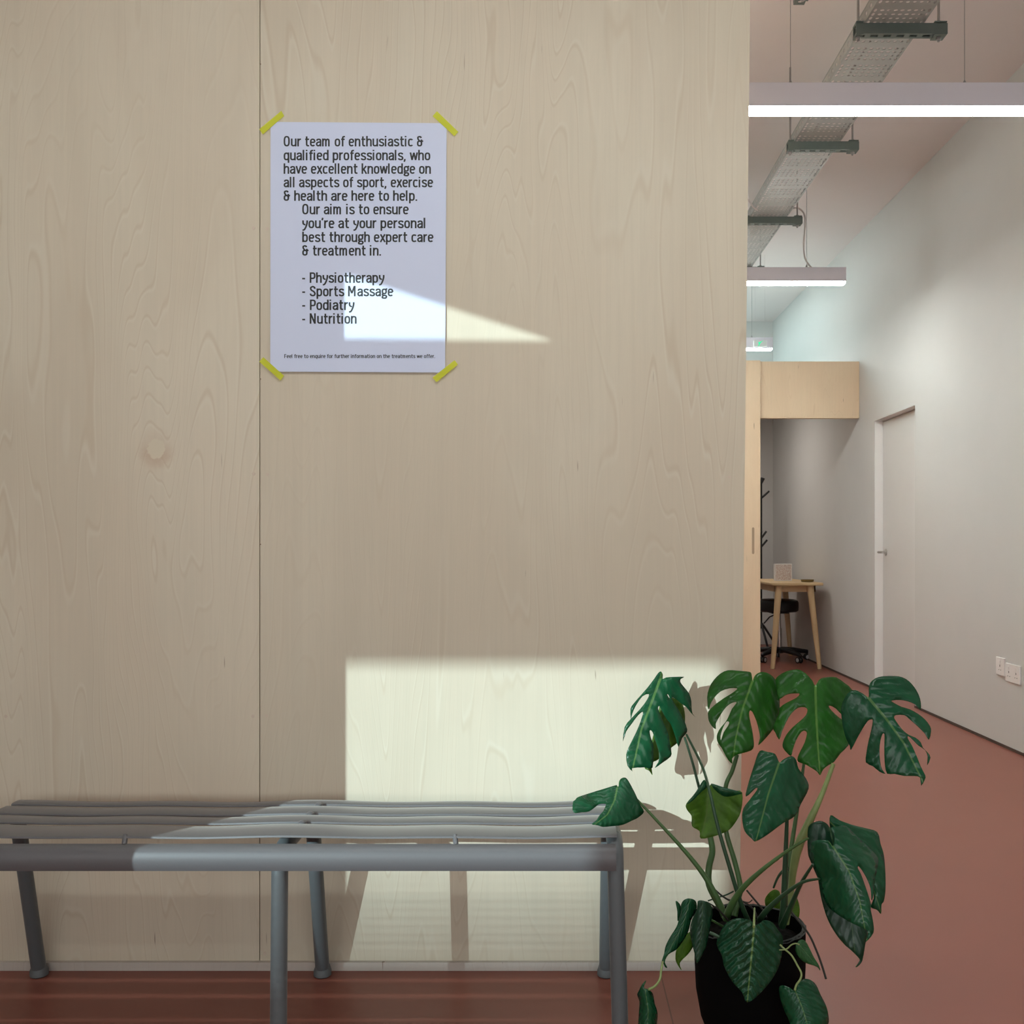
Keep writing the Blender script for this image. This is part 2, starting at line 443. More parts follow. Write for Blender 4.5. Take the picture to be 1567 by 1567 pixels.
# unseen left return wall, added so its end throws the upright shadow line
struct(MB().box(-1.87, -1.75, 0.93, 5.64, 0, CZ), 'wall_left', M['white_wall'], 'unseen white return wall added to throw the upright shadow line', 'wall')
w = MB(); w.box(-5.1, -5.0, -1.7, BY+0.1, 0, CZ)
struct(w, 'wall_left_outer', M['white_wall'], 'white outer wall of the wide front room', 'wall')
struct(MB().box(-5.0, RX+0.2, BY, BY+0.1, 0, CZ), 'wall_back', M['white_wall'], 'white end wall far behind the plywood header', 'wall')

# right wall with its door recess
DY0, DY1, DZ = 6.71, 7.56, 1.978
w = MB()
w.box(RX, RX+0.2, -1.7, DY0, 0, CZ); w.box(RX, RX+0.2, DY1, BY+0.1, 0, CZ); w.box(RX, RX+0.2, DY0, DY1, DZ, CZ)
struct(w, 'wall_right', M['white_wall'], 'long white wall running back past the flush door', 'wall')
w = MB(); w.box(RX-0.006, RX, -1.6, DY0, 0, 0.014); w.box(RX-0.006, RX, DY1, BY, 0, 0.014)
struct(w, 'shadow_gap_right', M['dark_gap'], 'thin dark strip where the white wall meets the floor', 'baseboard')  # dark colour standing in for the shadow gap at the floor
d1 = empty('door_1', (RX+0.06, (DY0+DY1)/2, 0)); tag(d1, 'flush white door set back in the long white wall', 'door', kind='structure')
MB().box(RX+0.062, RX+0.10, DY0, DY1-0.006, 0.006, DZ-0.006).build('door_leaf', M['white_door'], d1)
w = MB(); w.box(RX+0.002, RX+0.199, DY1-0.0012, DY1-0.0002, 0, DZ-0.001); w.box(RX+0.002, RX+0.199, DY0+0.0002, DY0+0.0012, 0, DZ-0.001)
w.box(RX+0.002, RX+0.199, DY0+0.0012, DY1-0.0012, DZ-0.0012, DZ-0.0002)
w.build('door_reveal', M['reveal'], d1)
MB().box(RX+0.102, RX+0.108, DY0+0.002, DY1-0.002, 0.002, DZ-0.002).build('door_backing', M['dark_gap'], d1)  # dark sheet behind the leaf, seen through its edge gap
hy, hz = DY1-0.075, 1.012
h = MB(); h.lathe([(0.0255, 0), (0.0255, -0.008), (0.02, -0.010)], (RX+0.062, hy, hz), 24, 'X')
h.tube([(RX+0.056, hy, hz), (RX+0.012, hy, hz), (RX+0.004, hy-0.004, hz), (RX+0.002, hy-0.014, hz), (RX+0.002, hy-0.11, hz)], 0.0085, 12)
h.build('door_handle', M['steel'], d1, smooth=True)

# plywood header and sliding panel of the room further back
HY = 7.93
struct(MB().box(1.55, RX-0.001, HY, HY+0.05, 2.045, 2.484), 'wall_header', M['ply_far'], 'plywood header board bridging to the white wall above the desk nook', 'header', bevel=0.002)
d2 = empty('door_2', (1.1, HY-0.05, 0)); tag(d2, 'tall plywood sliding panel beside the desk nook', 'door', kind='structure')
MB().box(0.35, 1.585, HY-0.045, HY-0.005, 0.004, 2.484).build('door_panel', M['ply_far'], d2, bevel=0.0015)
w = MB(); w.lathe([(0.0001, 0), (0.01, 0), (0.01, -0.003), (0.0001, -0.003)], (0, 0, 0), 4)
w = MB()
gx, gz0, gz1 = (1152.5-CX)*(HY-0.046)/F, P(0, 846, HY).z, P(0, 809, HY).z
pl = []
for k in range(9): a = PI*k/8; pl.append((gx+0.009*math.cos(a), HY-0.0475, gz1+0.009*math.sin(a)))
for k in range(9): a = PI+PI*k/8; pl.append((gx+0.009*math.cos(a), HY-0.0475, gz0+0.009*math.sin(a)))
w.prism(pl, (0, 0.004, 0)); w.build('finger_pull', mat('finger_pull_shade', (0.38, 0.27, 0.18), 0.6), d2)
struct(MB().box(-1.75, 0.34, HY, HY+0.05, 0, 2.484), 'wall_nook', M['ply_far'], 'plywood wall carrying on behind the sliding panel', 'wall')

struct(MB().box(-1.75, RX-0.001, HY+0.051, BY-0.001, 2.455, 2.484), 'trim_2', M['white_wall'], 'flat lid over the desk nook behind the plywood header', 'trim')
struct(MB().box(0.95, 1.0, HY+0.051, BY-0.001, 0, 2.454), 'wall_nook_side', M['white_wall'], 'side wall of the desk nook hidden by the sliding panel', 'wall')
# shopfront behind the camera, street ground and unseen blockers added to trim the sun
def poly_wall(name, outer, holes, y, d, m, label):
    vs, es = [], []
    for lp in [outer] + holes:
        s = len(vs); vs += [Vector(p) for p in lp]; es += [(s+i, s+(i+1) % len(lp)) for i in range(len(lp))]
    v, e, f, *_ = delaunay_2d_cdt(vs, es, [], 0, 1e-5)
    def inside(p, lp):
        c = False
        for i in range(len(lp)):
            a, b = lp[i-1], lp[i]
            if (a[1] > p[1]) != (b[1] > p[1]) and p[0] < (b[0]-a[0])*(p[1]-a[1])/(b[1]-a[1])+a[0]: c = not c
        return c
    bm = bmesh.new(); bv = [bm.verts.new((q.x, y, q.y)) for q in v]
    for t in f:
        c = (v[t[0]]+v[t[1]]+v[t[2]])/3
        if inside(c, outer) and not any(inside(c, hh) for hh in holes): bm.faces.new([bv[i] for i in t])
    r = bmesh.ops.extrude_face_region(bm, geom=bm.faces[:])
    bmesh.ops.translate(bm, vec=(0, d, 0), verts=[g for g in r['geom'] if isinstance(g, bmesh.types.BMVert)])
    mb = MB(); mb.bm.free(); mb.bm = bm
    return struct(mb, name, m, label, 'wall')
SY = -1.6
poly_wall('wall_street', [(-5.0, 0), (RX, 0), (RX, CZ), (-5.0, CZ)],
          [[(-4.9, 0.72), (2.2, 0.72), (2.2, 2.14), (-4.9, 2.14)],
           [(-4.9, 2.862), (-3.156, 2.850), (-4.2, 3.185), (-4.9, 3.185)]], SY, -0.02, M['white_wall'], 'white shopfront wall behind the viewer with a wide glazed opening')  # upper opening slanted so the sun throws a triangular patch
struct(MB().box(-26, 14, -18, -1.72, -0.2, -0.05), 'ground', M['street'], 'grey paved street outside the shopfront', 'ground')
struct(MB().box(-6.84, 9, -7.6, -7.0, -0.05, 6.0), 'sun_block_right', M['brick'], 'unseen pale building block added to stop the sun on the right', 'wall')  # added block whose edge ends the sun patch on the right
mb = MB(); mb.box(-24, 9, -9.1, -9.0, -0.05, 3.585)
for k in range(13): mb.box(-24, 9, -9.053, -9.047, 3.592+k*0.021, 3.592+k*0.021+0.0155-0.0008*k)
struct(mb, 'sun_block_low', M['brick'], 'unseen slatted wall added to dim the lower sun patch', 'wall')  # added wall, its slats let only part of the low sun through
struct(MB().box(-18, -6.84, -8.1, -8.0, 4.06, 4.62), 'sun_block_top', M['brick'], 'unseen flat beam added to soften the top of the sun patch', 'trim')  # added beam that gives the sun patch its soft top edge

# ------------------------------------------------------------------ bench
BX = {'l': -1.261, 'm': -0.567, 'r': 0.127}
SZ = 0.452
bench = empty('bench', (-0.567, 2.3, 0))
tag(bench, 'grey powder-coated metal slatted bench standing against the plywood wall', 'bench')
def sag(x):
    for a, b in ((BX['l'], BX['m']), (BX['m'], BX['r'])):
        if a <= x <= b:
            t = (x-a)/(b-a); return -0.0035*math.sin(PI*t)**2-0.0065*math.sin(2*PI*t)**2*(0.5+0.5*t)
    return 0.0
def slat(y0, y1, x0, x1, amp=1.0, rear=False):
    """pressed sheet slat: y0 front edge, y1 rear edge, both lips turned down"""
    prof = [(y0+0.003, -0.006), (y0, -0.0045), (y0+0.0012, -0.0012), (y0+0.005, 0.0), ((y0+y1)/2, 0.0008), (y1-0.005, 0.0), (y1-0.0012, -0.0015), (y1, -0.0045), (y1-0.003, -0.006),
            (y1-0.006, -0.004), ((y0+y1)/2, -0.0024), (y0+0.006, -0.004)]
    mb = MB(); bm = mb.bm; N = 90; rings = []
    for i in range(N+1):
        x = x0+(x1-x0)*i/N
        dz = sag(x)*amp
        rings.append([bm.verts.new((x, y - dz*0.5*(1 if y < (y0+y1)/2 else -1), SZ+z+dz*0.6)) for y, z in prof])
    n = len(prof)
    for r0, r1 in zip(rings, rings[1:]):
        for k in range(n): bm.faces.new((r0[k], r0[(k+1) % n], r1[(k+1) % n], r1[k]))
    bm.faces.new(rings[0]); bm.faces.new(rings[-1][::-1])
    return mb.build('seat_slat', M['metal'], bench, smooth=True)
for y0, y1 in ((2.129, 2.222), (2.236, 2.296), (2.308, 2.376), (2.390, 2.432)):
    slat(y0, y1, BX['l']-0.004, BX['r']+0.004)
# rolled front rail
prof = [(2.126, 0.4350), (2.116, 0.4342), (2.106, 0.4302), (2.101, 0.4225), (2.098, 0.410), (2.0985, 0.396), (2.102, 0.386),
        (2.106, 0.387), (2.1025, 0.397), (2.102, 0.410), (2.105, 0.420), (2.109, 0.4265), (2.117, 0.4302), (2.126, 0.4310)]
mb = MB(); mb.prism([(BX['l'], y, z) for y, z in prof], (BX['r']-BX['l'], 0, 0)); mb.build('front_rail', M['metal'], bench, smooth=True)
# rear under-rail
MB().box(BX['l'], BX['r'], 2.395, 2.399, 0.405, 0.436).build('rear_rail', M['metal_leg'], bench)
R = 0.0172
for key, x in BX.items():
    if key == 'm': top_z = SZ-0.012-R
    else: top_z = SZ-0.002-R
    yF, yR = 2.120, 2.418
    bend = 0.05
    arcF = [(x, yF+bend*(1-math.cos(a)), top_z-bend*(1-math.sin(a))) for a in [PI/2*k/7 for k in range(8)]]
    arcR = [(x, yR-bend*(1-math.cos(a)), top_z-bend*(1-math.sin(a))) for a in [PI/2*k/7 for k in range(8)]]
    footF, footR = (x, yF-0.012, 0.012), (x, 2.512, 0.012)
    sp = 0.01 if key == 'r' else (-0.01 if key == 'l' else 0)
    for foot, arc in ((footF, arcF), (footR, arcR)):
        fx = (foot[0]+ (sp if arc is arcF else 0), foot[1], foot[2])
        leg = MB().tube([fx, Vector(fx).lerp(Vector(arc[0]), 0.5), *arc], R, 18).build('leg', M['metal_leg'], bench, smooth=True)
        MB().lathe([(0.0175, 0.0), (0.0215, 0.003), (0.0215, 0.014), (0.0185, 0.022), (0.0176, 0.026)], (fx[0], fx[1], 0), 20).build('glide', M['glide'], leg, smooth=True)
    MB().tube([arcF[-1], arcR[-1]], R, 18).build('side_rail', M['metal_leg'], bench, smooth=True)
for x in (-0.89, -0.203):
    MB().tube([(x, 2.124, 0.433), (x-0.004, 2.139, SZ-0.003)], 0.0055, 10).build('spacer', M['metal'], bench, smooth=True)
for y in (2.229, 2.302, 2.383):
    MB().lathe([(0.009, -0.006), (0.009, 0.001), (0.006, 0.0032), (0.001, 0.0042)], (BX['m']+0.02, y, SZ), 16).build('bolt', M['metal'], bench, smooth=True)

# ------------------------------------------------------------------ poster and tape
PY = WY-0.0018
def YP(y): return PY-0.0035*(y-187)/383.0
poster = MB().prism([P(414, 186.5, YP(186.5)), P(683.5, 188.5, YP(188.5)), P(681, 570, YP(570)), P(413.5, 568.5, YP(568.5))], (0, 0.0008, 0)).build('poster', M['paper'])
tag(poster, 'white paper notice with black text taped to the plywood wall', 'poster')
# condensed grotesque lettering drawn as strokes: cap height 1, x-height 0.75
ST, XH, LW = 0.072, 0.75, 0.345
def oval(x0, x1, y0, y1, a0=0, a1=360, n=28):
    out = []
    for k in range(n+1):
        a = math.radians(a0+(a1-a0)*k/n); c, s_ = math.cos(a), math.sin(a)
        out.append(((x0+x1)/2+(x1-x0)/2*math.copysign(abs(c)**0.72, c), (y0+y1)/2+(y1-y0)/2*math.copysign(abs(s_)**0.72, s_)))
    return out
def sm(*p): return [(q.x, q.y) for q in catmull([(x, y, 0) for x, y in p], 5)]
T, B, U, D_ = XH-ST, ST, 1.0-ST, -0.24+ST
L, R_ = ST, ST+LW
G = {
 'O': ([oval(L, R_+0.05, B, U)], 0.60), 'u': ([[(L, XH), (L, 0.28)]+oval(L, R_, B, 0.46, 180, 270, 10)+sm((R_*0.5+L*0.5, B), (R_-0.05, 0.12), (R_, 0.24)), [(R_, XH), (R_, 0)]], 0.52),
 'r': ([[(L, 0), (L, XH)], sm((L, 0.46), (L+0.06, 0.62), (L+0.16, T), (L+0.25, T+0.01))], 0.35),
 't': ([[(L+0.08, 0.96)]+[(L+0.08, 0.24)]+sm((L+0.08, 0.24), (L+0.11, 0.10), (L+0.19, B), (L+0.29, B)), [(L-0.05, T), (L+0.29, T)]], 0.40),
 'e': ([[(L, 0.395), (R_, 0.395)], oval(L, R_, B, T, 2, 318)], 0.50),
 'a': ([sm((L+0.01, 0.53), (L+0.04, 0.64), (L+0.16, T), (R_-0.06, 0.64), (R_-0.02, 0.5))+[(R_-0.02, 0)], sm((R_-0.02, 0.42), (L+0.12, 0.40), (L, 0.30), (L, 0.16), (L+0.08, B), (L+0.2, 0.09), (R_-0.02, 0.22))], 0.49),
 'm': ([[(L, 0), (L, XH)], sm((L, 0.46), (L+0.05, 0.62), (L+0.15, T), (L+0.24, 0.63), (L+0.26, 0.5))+[(L+0.26, 0)], sm((L+0.26, 0.46), (L+0.31, 0.62), (L+0.41, T), (L+0.50, 0.63), (L+0.52, 0.5))+[(L+0.52, 0)]], 0.78),
 'n': ([[(L, 0), (L, XH)], sm((L, 0.44), (L+0.06, 0.62), (L+0.18, T), (R_-0.03, 0.63), (R_, 0.5))+[(R_, 0)]], 0.52),
 'h': ([[(L, 0), (L, 1.0)], sm((L, 0.44), (L+0.06, 0.62), (L+0.18, T), (R_-0.03, 0.63), (R_, 0.5))+[(R_, 0)]], 0.52),
 'o': ([oval(L, R_, B, T)], 0.51),
 'f': ([[(L+0.08, 0), (L+0.08, 0.76)]+sm((L+0.08, 0.76), (L+0.11, 0.89), (L+0.19, U), (L+0.28, U)), [(L-0.05, T), (L+0.26, T)]], 0.36),
 's': ([sm((R_-0.02, 0.56), (R_-0.06, 0.65), (L+0.16, T), (L+0.03, 0.63), (L+0.01, 0.53), (L+0.07, 0.43), (L+0.2, 0.37), (R_-0.05, 0.31), (R_-0.01, 0.21), (R_-0.06, 0.10), (L+0.16, B), (L+0.03, 0.11), (L, 0.2))], 0.48),
 'i': ([[(L, 0), (L, XH)], [(L, 0.87), (L, 1.0)]], 0.24), 'l': ([[(L, 0), (L, 1.0)]], 0.24),
 'c': ([oval(L, R_, B, T, 42, 318)], 0.47),
 '&': ([oval(L, R_-0.02, B, 0.50), sm((R_-0.06, 0.80), (R_-0.09, 0.90), (L+0.15, U), (L+0.03, 0.88), (L+0.02, 0.74), (L+0.09, 0.60), (L+0.17, 0.50)), [(L+0.14, 0.50), (R_+0.13, 0.50)], [(R_-0.02, 0.66), (R_-0.02, 0.26)]], 0.58),
 'q': ([oval(L, R_, B, T), [(R_, -0.24), (R_, XH)]], 0.52), 'd': ([oval(L, R_, B, T), [(R_, 0), (R_, 1.0)]], 0.52),
 'p': ([oval(L, R_, B, T), [(L, -0.24), (L, XH)]], 0.52), 'b': ([oval(L, R_, B, T), [(L, 0), (L, 1.0)]], 0.52),
 ',': ([[(L+0.01, 0.13), (L+0.01, 0.02), (L-0.05, -0.14)]], 0.22), '.': ([[(L, 0), (L, 0.135)]], 0.22),
 '\u2019': ([[(L+0.03, 1.0), (L-0.02, 0.76)]], 0.18), '-': ([[(0.0, 0.40), (0.25, 0.40)]], 0.33),
 'w': ([[(L-0.04, XH), (L+0.10, 0.03), (L+0.25, XH-0.02), (L+0.40, 0.03), (L+0.54, XH)]], 0.66),
 'v': ([[(L-0.04, XH), (L+0.15, 0.03), (L+0.34, XH)]], 0.45),
 'x': ([[(L-0.03, XH), (R_+0.0, 0)], [(R_-0.01, XH), (L-0.04, 0)]], 0.46),
 'k': ([[(L, 0), (L, 1.0)], [(R_-0.01, XH), (L+0.02, 0.33)], [(L+0.12, 0.44), (R_+0.01, 0)]], 0.48),
 'g': ([oval(L, R_-0.03, 0.27, T), sm((L+0.05, 0.27), (L, 0.18), (L+0.07, 0.11), (R_-0.07, 0.08), (R_, -0.02), (R_-0.06, -0.15), (L+0.16, D_), (L, -0.13), (L+0.01, -0.01), (L+0.09, 0.08)), [(R_-0.10, 0.66), (R_+0.07, XH-0.03)]], 0.49),
 'y': ([[(L, XH), (L, 0.56)]+sm((L, 0.56), (L+0.03, 0.42), (L+0.13, 0.35), (L+0.20, 0.35)), sm((R_, XH), (R_-0.01, 0.5), (R_-0.10, 0.15), (L+0.12, -0.11), (L+0.03, D_), (L-0.05, D_))], 0.49),
 'P': ([[(L, 0), (L, 1.0)], [(L, U), (L+0.16, U)]+oval(L, R_+0.01, 0.43, U, 90, -90, 14)+[(L+0.16, 0.43), (L, 0.43)]], 0.51),
 'S': ([sm((R_+0.02, 0.72), (R_-0.01, 0.85), (L+0.2, U), (L+0.04, 0.85), (L+0.02, 0.70), (L+0.09, 0.58), (L+0.22, 0.50), (R_-0.03, 0.41), (R_+0.03, 0.27), (R_-0.02, 0.12), (L+0.2, B), (L+0.03, 0.13), (L, 0.27))], 0.55),
 'M': ([[(L, 0), (L, 1.0)], [(L+0.50, 0), (L+0.50, 1.0)], [(L+0.02, 0.97), (L+0.25, 0.30), (L+0.48, 0.97)]], 0.77),
 'N': ([[(L, 0), (L, 1.0)], [(R_+0.03, 0), (R_+0.03, 1.0)], [(L+0.01, 0.97), (R_+0.02, 0.03)]], 0.60),
 'F': ([[(L, 0), (L, 1.0)], [(L, U), (R_, U)], [(L, 0.5), (R_-0.04, 0.5)]], 0.46),
 ' ': ([], 0.25)}
def text_mesh(body):
    bm = bmesh.new(); x = 0.0
    for ch in body:
        strokes, adv = G[ch]
        runs = []
        for st_ in strokes:
            q = [Vector(v) for v in st_]; cur = [q[0]]
            for i in range(1, len(q)):
                cur.append(q[i])
                if i < len(q)-1 and (q[i]-q[i-1]).length > 1e-4 and (q[i+1]-q[i]).length > 1e-4 and (q[i]-q[i-1]).normalized().dot((q[i+1]-q[i]).normalized()) < 0.3:
                    runs.append(cur); cur = [q[i]]
            runs.append(cur)
        for st_ in runs:
            p = [Vector((x+v.x, v.y)) for v in st_]
            p = [q for i, q in enumerate(p) if i == 0 or (q-p[i-1]).length > 1e-4]
            closed = (p[0]-p[-1]).length < 1e-3
            if closed: p = p[:-1]
            n = len(p); lr = []
            for i in range(n):
                d0 = (p[i]-p[i-1]).normalized() if (i > 0 or closed) else None
                d1 = (p[(i+1) % n]-p[i]).normalized() if (i < n-1 or closed) else None
                d0 = d0 or d1; d1 = d1 or d0
                n0, n1 = Vector((-d0.y, d0.x)), Vector((-d1.y, d1.x))
                mi = (n0+n1)
                mi = mi.normalized() if mi.length > 1e-4 else n1
                k = ST/max(0.5, mi.dot(n1))
                lr.append((bm.verts.new((p[i].x+mi.x*k, p[i].y+mi.y*k, 0)), bm.verts.new((p[i].x-mi.x*k, p[i].y-mi.y*k, 0))))
            for i in range(n if closed else n-1):
                a, b = lr[i], lr[(i+1) % n]
                bm.faces.new((a[0], a[1], b[1], b[0]))
        x += adv+0.03
    me = bpy.data.meshes.new('t'); bm.to_mesh(me); bm.free()
    return me
CAP = 1.0
ZX = 340/1184.0
lines = [("Our team of enthusiastic &", 188, 932, 258, 56), ("qualified professionals, who", 188, 970, 332, 56), ("have excellent knowledge on", 188, 973, 404, 56),
         ("all aspects of sport, exercise", 188, 985, 476, 56), ("& health are here to help.", 188, 900, 548, 56), ("Our aim is to ensure", 287, 855, 620, 56),
         ("you\u2019re at your personal", 287, 943, 694, 56), ("best through expert care", 287, 987, 768, 56), ("& treatment in.", 287, 707, 840, 56),
         ("- Physiotherapy", 287, 726, 985, 56), ("- Sports Massage", 287, 773, 1057, 56), ("- Podiatry", 287, 566, 1130, 56), ("- Nutrition", 287, 577, 1203, 56),
         ("Feel free to enquire for further information on the treatments we offer.", 192, 995, 1386, 21)]
for rng in ((0, 9), (9, 13), (13, 14)):      # paragraph, list, footnote
    tb = bmesh.new()
    for body, zx0, zx1, zb, cap in lines[rng[0]:rng[1]]:
        me = text_mesh(body)
        xs = [v.co.x for v in me.vertices]; a, b = min(xs), max(xs)
        x0, x1, yb = 380+zx0*ZX, 380+zx1*ZX, 150+zb*ZX
        kx = (x1-x0)/(b-a); ky = cap*ZX/CAP
        for v in me.vertices:
            yy = yb-v.co.y*ky; v.co = P(x0+(v.co.x-a)*kx, yy, YP(yy)-0.0004)
        tb.from_mesh(me); bpy.data.meshes.remove(me)
    tm = bpy.data.meshes.new('printed_text'); tb.to_mesh(tm); tb.free(); tm.materials.append(M['ink'])
    to = bpy.data.objects.new('printed_text', tm); C.objects.link(to); to.parent = poster
def tape(corners, where):
    pts = [P(380+x*ZX, 150+y*ZX, YP(150+y*ZX)-0.0009) for x, y in corners]
    o = MB().prism(pts, (0, 0.0004, 0)).build('tape_strip', M['tape'])
    tag(o, 'yellow see-through tape strip holding the %s corner of the notice' % where, 'tape', 'tape strips on the notice corners')
tape([(58, 166), (176, 68), (191, 95), (77, 194)], 'upper left')
tape([(982, 96), (1005, 70), (1119, 180), (1098, 203)], 'upper right')
tape([(58, 1405), (80, 1381), (190, 1480), (171, 1505)], 'lower left')
tape([(981, 1490), (1099, 1397), (1117, 1420), (1003, 1514)], 'lower right')

# ------------------------------------------------------------------ pot plant
POT = Vector((0.419, 2.20, 0.0))
plant = empty('monstera_plant', POT)
tag(plant, 'large monstera with split glossy leaves growing in a black pot', 'plant')
pr = 0.117
MB().lathe([(0.080, 0.0), (0.088, 0.004), (0.104, 0.045), (0.114, 0.10), (pr, 0.16), (pr, 0.240), (pr-0.001, 0.2435), (pr-0.007, 0.2435), (pr-0.008, 0.236), (pr-0.010, 0.16), (0.09, 0.15), (0.01, 0.15)], POT, 56).build('pot', M['pot'], plant, smooth=True)
w = MB(); bm = w.bm
n = 72
for (r0, r1, z0, z1) in ((pr-0.0075, pr+0.0006, 0.2437, 0.2452),):
    inner = [bm.verts.new((POT.x+(r0+random.uniform(-.0015, .0015))*math.cos(2*PI*k/n), POT.y+r0*math.sin(2*PI*k/n), z0)) for k in range(n)]
    mid = [bm.verts.new((POT.x+(r0+r1)/2*math.cos(2*PI*k/n), POT.y+(r0+r1)/2*math.sin(2*PI*k/n), z1+random.uniform(0, .002))) for k in range(n)]
    outer = [bm.verts.new((POT.x+(r1+random.uniform(0, .002))*math.cos(2*PI*k/n), POT.y+r1*math.sin(2*PI*k/n), z0-random.uniform(0, .006))) for k in range(n)]
    for k in range(n):
        j = (k+1) % n
        bm.faces.new((inner[k], inner[j], mid[j], mid[k])); bm.faces.new((mid[k], mid[j], outer[j], outer[k]))
w.build('pot_rim', M['felt'], plant, smooth=False)
w = MB(); bm = w.bm
rings = []
for i in range(1, 9):
    rr = (pr-0.0105)*i/8
    rings.append([bm.verts.new((POT.x+rr*math.cos(2*PI*k/40), POT.y+rr*math.sin(2*PI*k/40), 0.214+0.012*(1-(i/8)**2)+random.uniform(-.003, .003))) for k in range(40)])
bm.faces.new(rings[0])
for a, b in zip(rings, rings[1:]):
    for k in range(40): bm.faces.new((a[k], a[(k+1) % 40], b[(k+1) % 40], b[k]))
w.build('soil', M['soil'], plant, smooth=True)

ZA = (940, 1010, 260/1567); ZB = (1170, 1010, 260/1567); ZC = (1110, 1230, 260/1567)
ZD = (960, 1360, 210/1567); ZE = (1100, 1360, 210/1567); ZF = (860, 1170, 260/1567); ZZ = (860, 1000, 600/1567)
def conv(z, pts): return [(z[0]+x*z[2], z[1]+y*z[2]) for x, y in pts]
def inside2(p, lp):
    c = False
    for i in range(len(lp)):
        a, b = lp[i-1], lp[i]
        if (a[1] > p[1]) != (b[1] > p[1]) and p[0] < (b[0]-a[0])*(p[1]-a[1])/(b[1]-a[1])+a[0]: c = not c
    return c

def leaf(z, outline, rib, yb, yt, fold, m, holes=(), curl=0.0, step=6.5, twist=0.0, thick=0.0011, ripple=0.002, sub=3, name='leaf'):
    """a leaf blade: outline and midrib as seen from the front, base and tip distance, sideways fold (m, edge falls away), curl of the tip"""
    out = [tuple(p) for p in catmull([(x, y, 0) for x, y in conv(z, outline)], sub, True)]
    out = [(p[0], p[1]) for p in out]
    hol = [[(p[0], p[1]) for p in catmull([(x, y, 0) for x, y in conv(z, h)], sub, True)] for h in holes]
    rb = [Vector(p) for p in conv(z, rib)]
    segs = []; L = 0
    for a, b in zip(rb, rb[1:]): segs.append((a, b, L)); L += (b-a).length
    vs, es = [], []
    for lp in [out]+hol:
        s = len(vs); vs += [Vector(p) for p in lp]; es += [(s+i, s+(i+1) % len(lp)) for i in range(len(lp))]
    xs = [p[0] for p in out]; ys = [p[1] for p in out]
    y = min(ys)
    row = 0
    while y < max(ys):
        x = min(xs)+(step/2 if row % 2 else 0)
        while x < max(xs):
            if inside2((x, y), out) and not any(inside2((x, y), h) for h in hol):
                if min((x-q[0])**2+(y-q[1])**2 for q in out) > (step*0.45)**2: vs.append(Vector((x, y)))
            x += step
        y += step*0.87; row += 1
    v, e, f, *_ = delaunay_2d_cdt(vs, es, [], 0, 1e-4)
    data = []
    for p in v:
        best = None
        for i, (a, b, s) in enumerate(segs):
            d = b-a; t = (p-a).dot(d)/d.length_squared
            tc = max(0 if i else -9, min(1 if i < len(segs)-1 else 9, t))
            q = a+d*tc; dist = (p-q).length
            if best is None or dist < best[0]-1e-9:
                sgn = 1 if d.x*(p.y-a.y)-d.y*(p.x-a.x) > 0 else -1
                best = (dist, sgn*dist, (s+tc*d.length)/L)
        data.append((best[1], best[2]))
    wmax = max(abs(d[0]) for d in data)
    ph = random.uniform(0, 6)
    bm = bmesh.new(); uvl = bm.loops.layers.uv.new('leaf')
    bv = []
    for p, (vv, t) in zip(v, data):
        a = abs(vv)/wmax
        Y = yb+(yt-yb)*t + fold*a**1.6 + curl*max(0, t)**2.5 + twist*(vv/wmax)
        Y += ripple*math.sin(2*PI*(t*3.2-a*1.2)+ph)*a
        Y -= 0.004*math.exp(-(a/0.12)**2)*(-1)   # shallow groove along the midrib
        bv.append(bm.verts.new(P(p.x, p.y, Y)))
    idx = {b: i for i, b in enumerate(bv)}
    for t in f:
        c = (v[t[0]]+v[t[1]]+v[t[2]])/3
        if inside2(c, out) and not any(inside2(c, h) for h in hol):
            try: fc = bm.faces.new([bv[i] for i in t])
            except ValueError: continue
            for lo in fc.loops:
                vv, tt = data[idx[lo.vert]]
                lo[uvl].uv = (tt, vv/wmax)
    for q in [q for q in bm.verts if not q.link_faces]: bm.verts.remove(q)
    for fc in bm.faces:
        fc.smooth = True
        if fc.normal.y > 0: fc.normal_flip()
    me = bpy.data.meshes.new(name); bm.to_mesh(me); bm.free(); me.materials.append(m)
    o = bpy.data.objects.new(name, me); C.objects.link(o)
    o.parent = plant; o.matrix_parent_inverse = Matrix.Translation(-POT)
    so = o.modifiers.new('thickness', 'SOLIDIFY'); so.thickness = thick; so.offset = 0
    return o

def stem(z, pts, wpx, depth, m, name='stem', sub=6):
    """a petiole: path as seen from the front, widths in that zoom's px, distance per point"""
    q = conv(z, pts)
    n = len(q)
    if isinstance(depth, tuple): depth = [depth[0]+(depth[1]-depth[0])*i/(n-1) for i in range(n)]
    if isinstance(wpx, tuple): wpx = [wpx[0]+(wpx[1]-wpx[0])*i/(n-1) for i in range(n)]
    P3 = [P(x, y, d) for (x, y), d in zip(q, depth)]
    rr = [w*z[2]*d/F/2 for w, d in zip(wpx, depth)]
    return MB().tube(catmull(P3, sub), ramp(rr, n, sub), 10).build(name, m, plant, smooth=True)

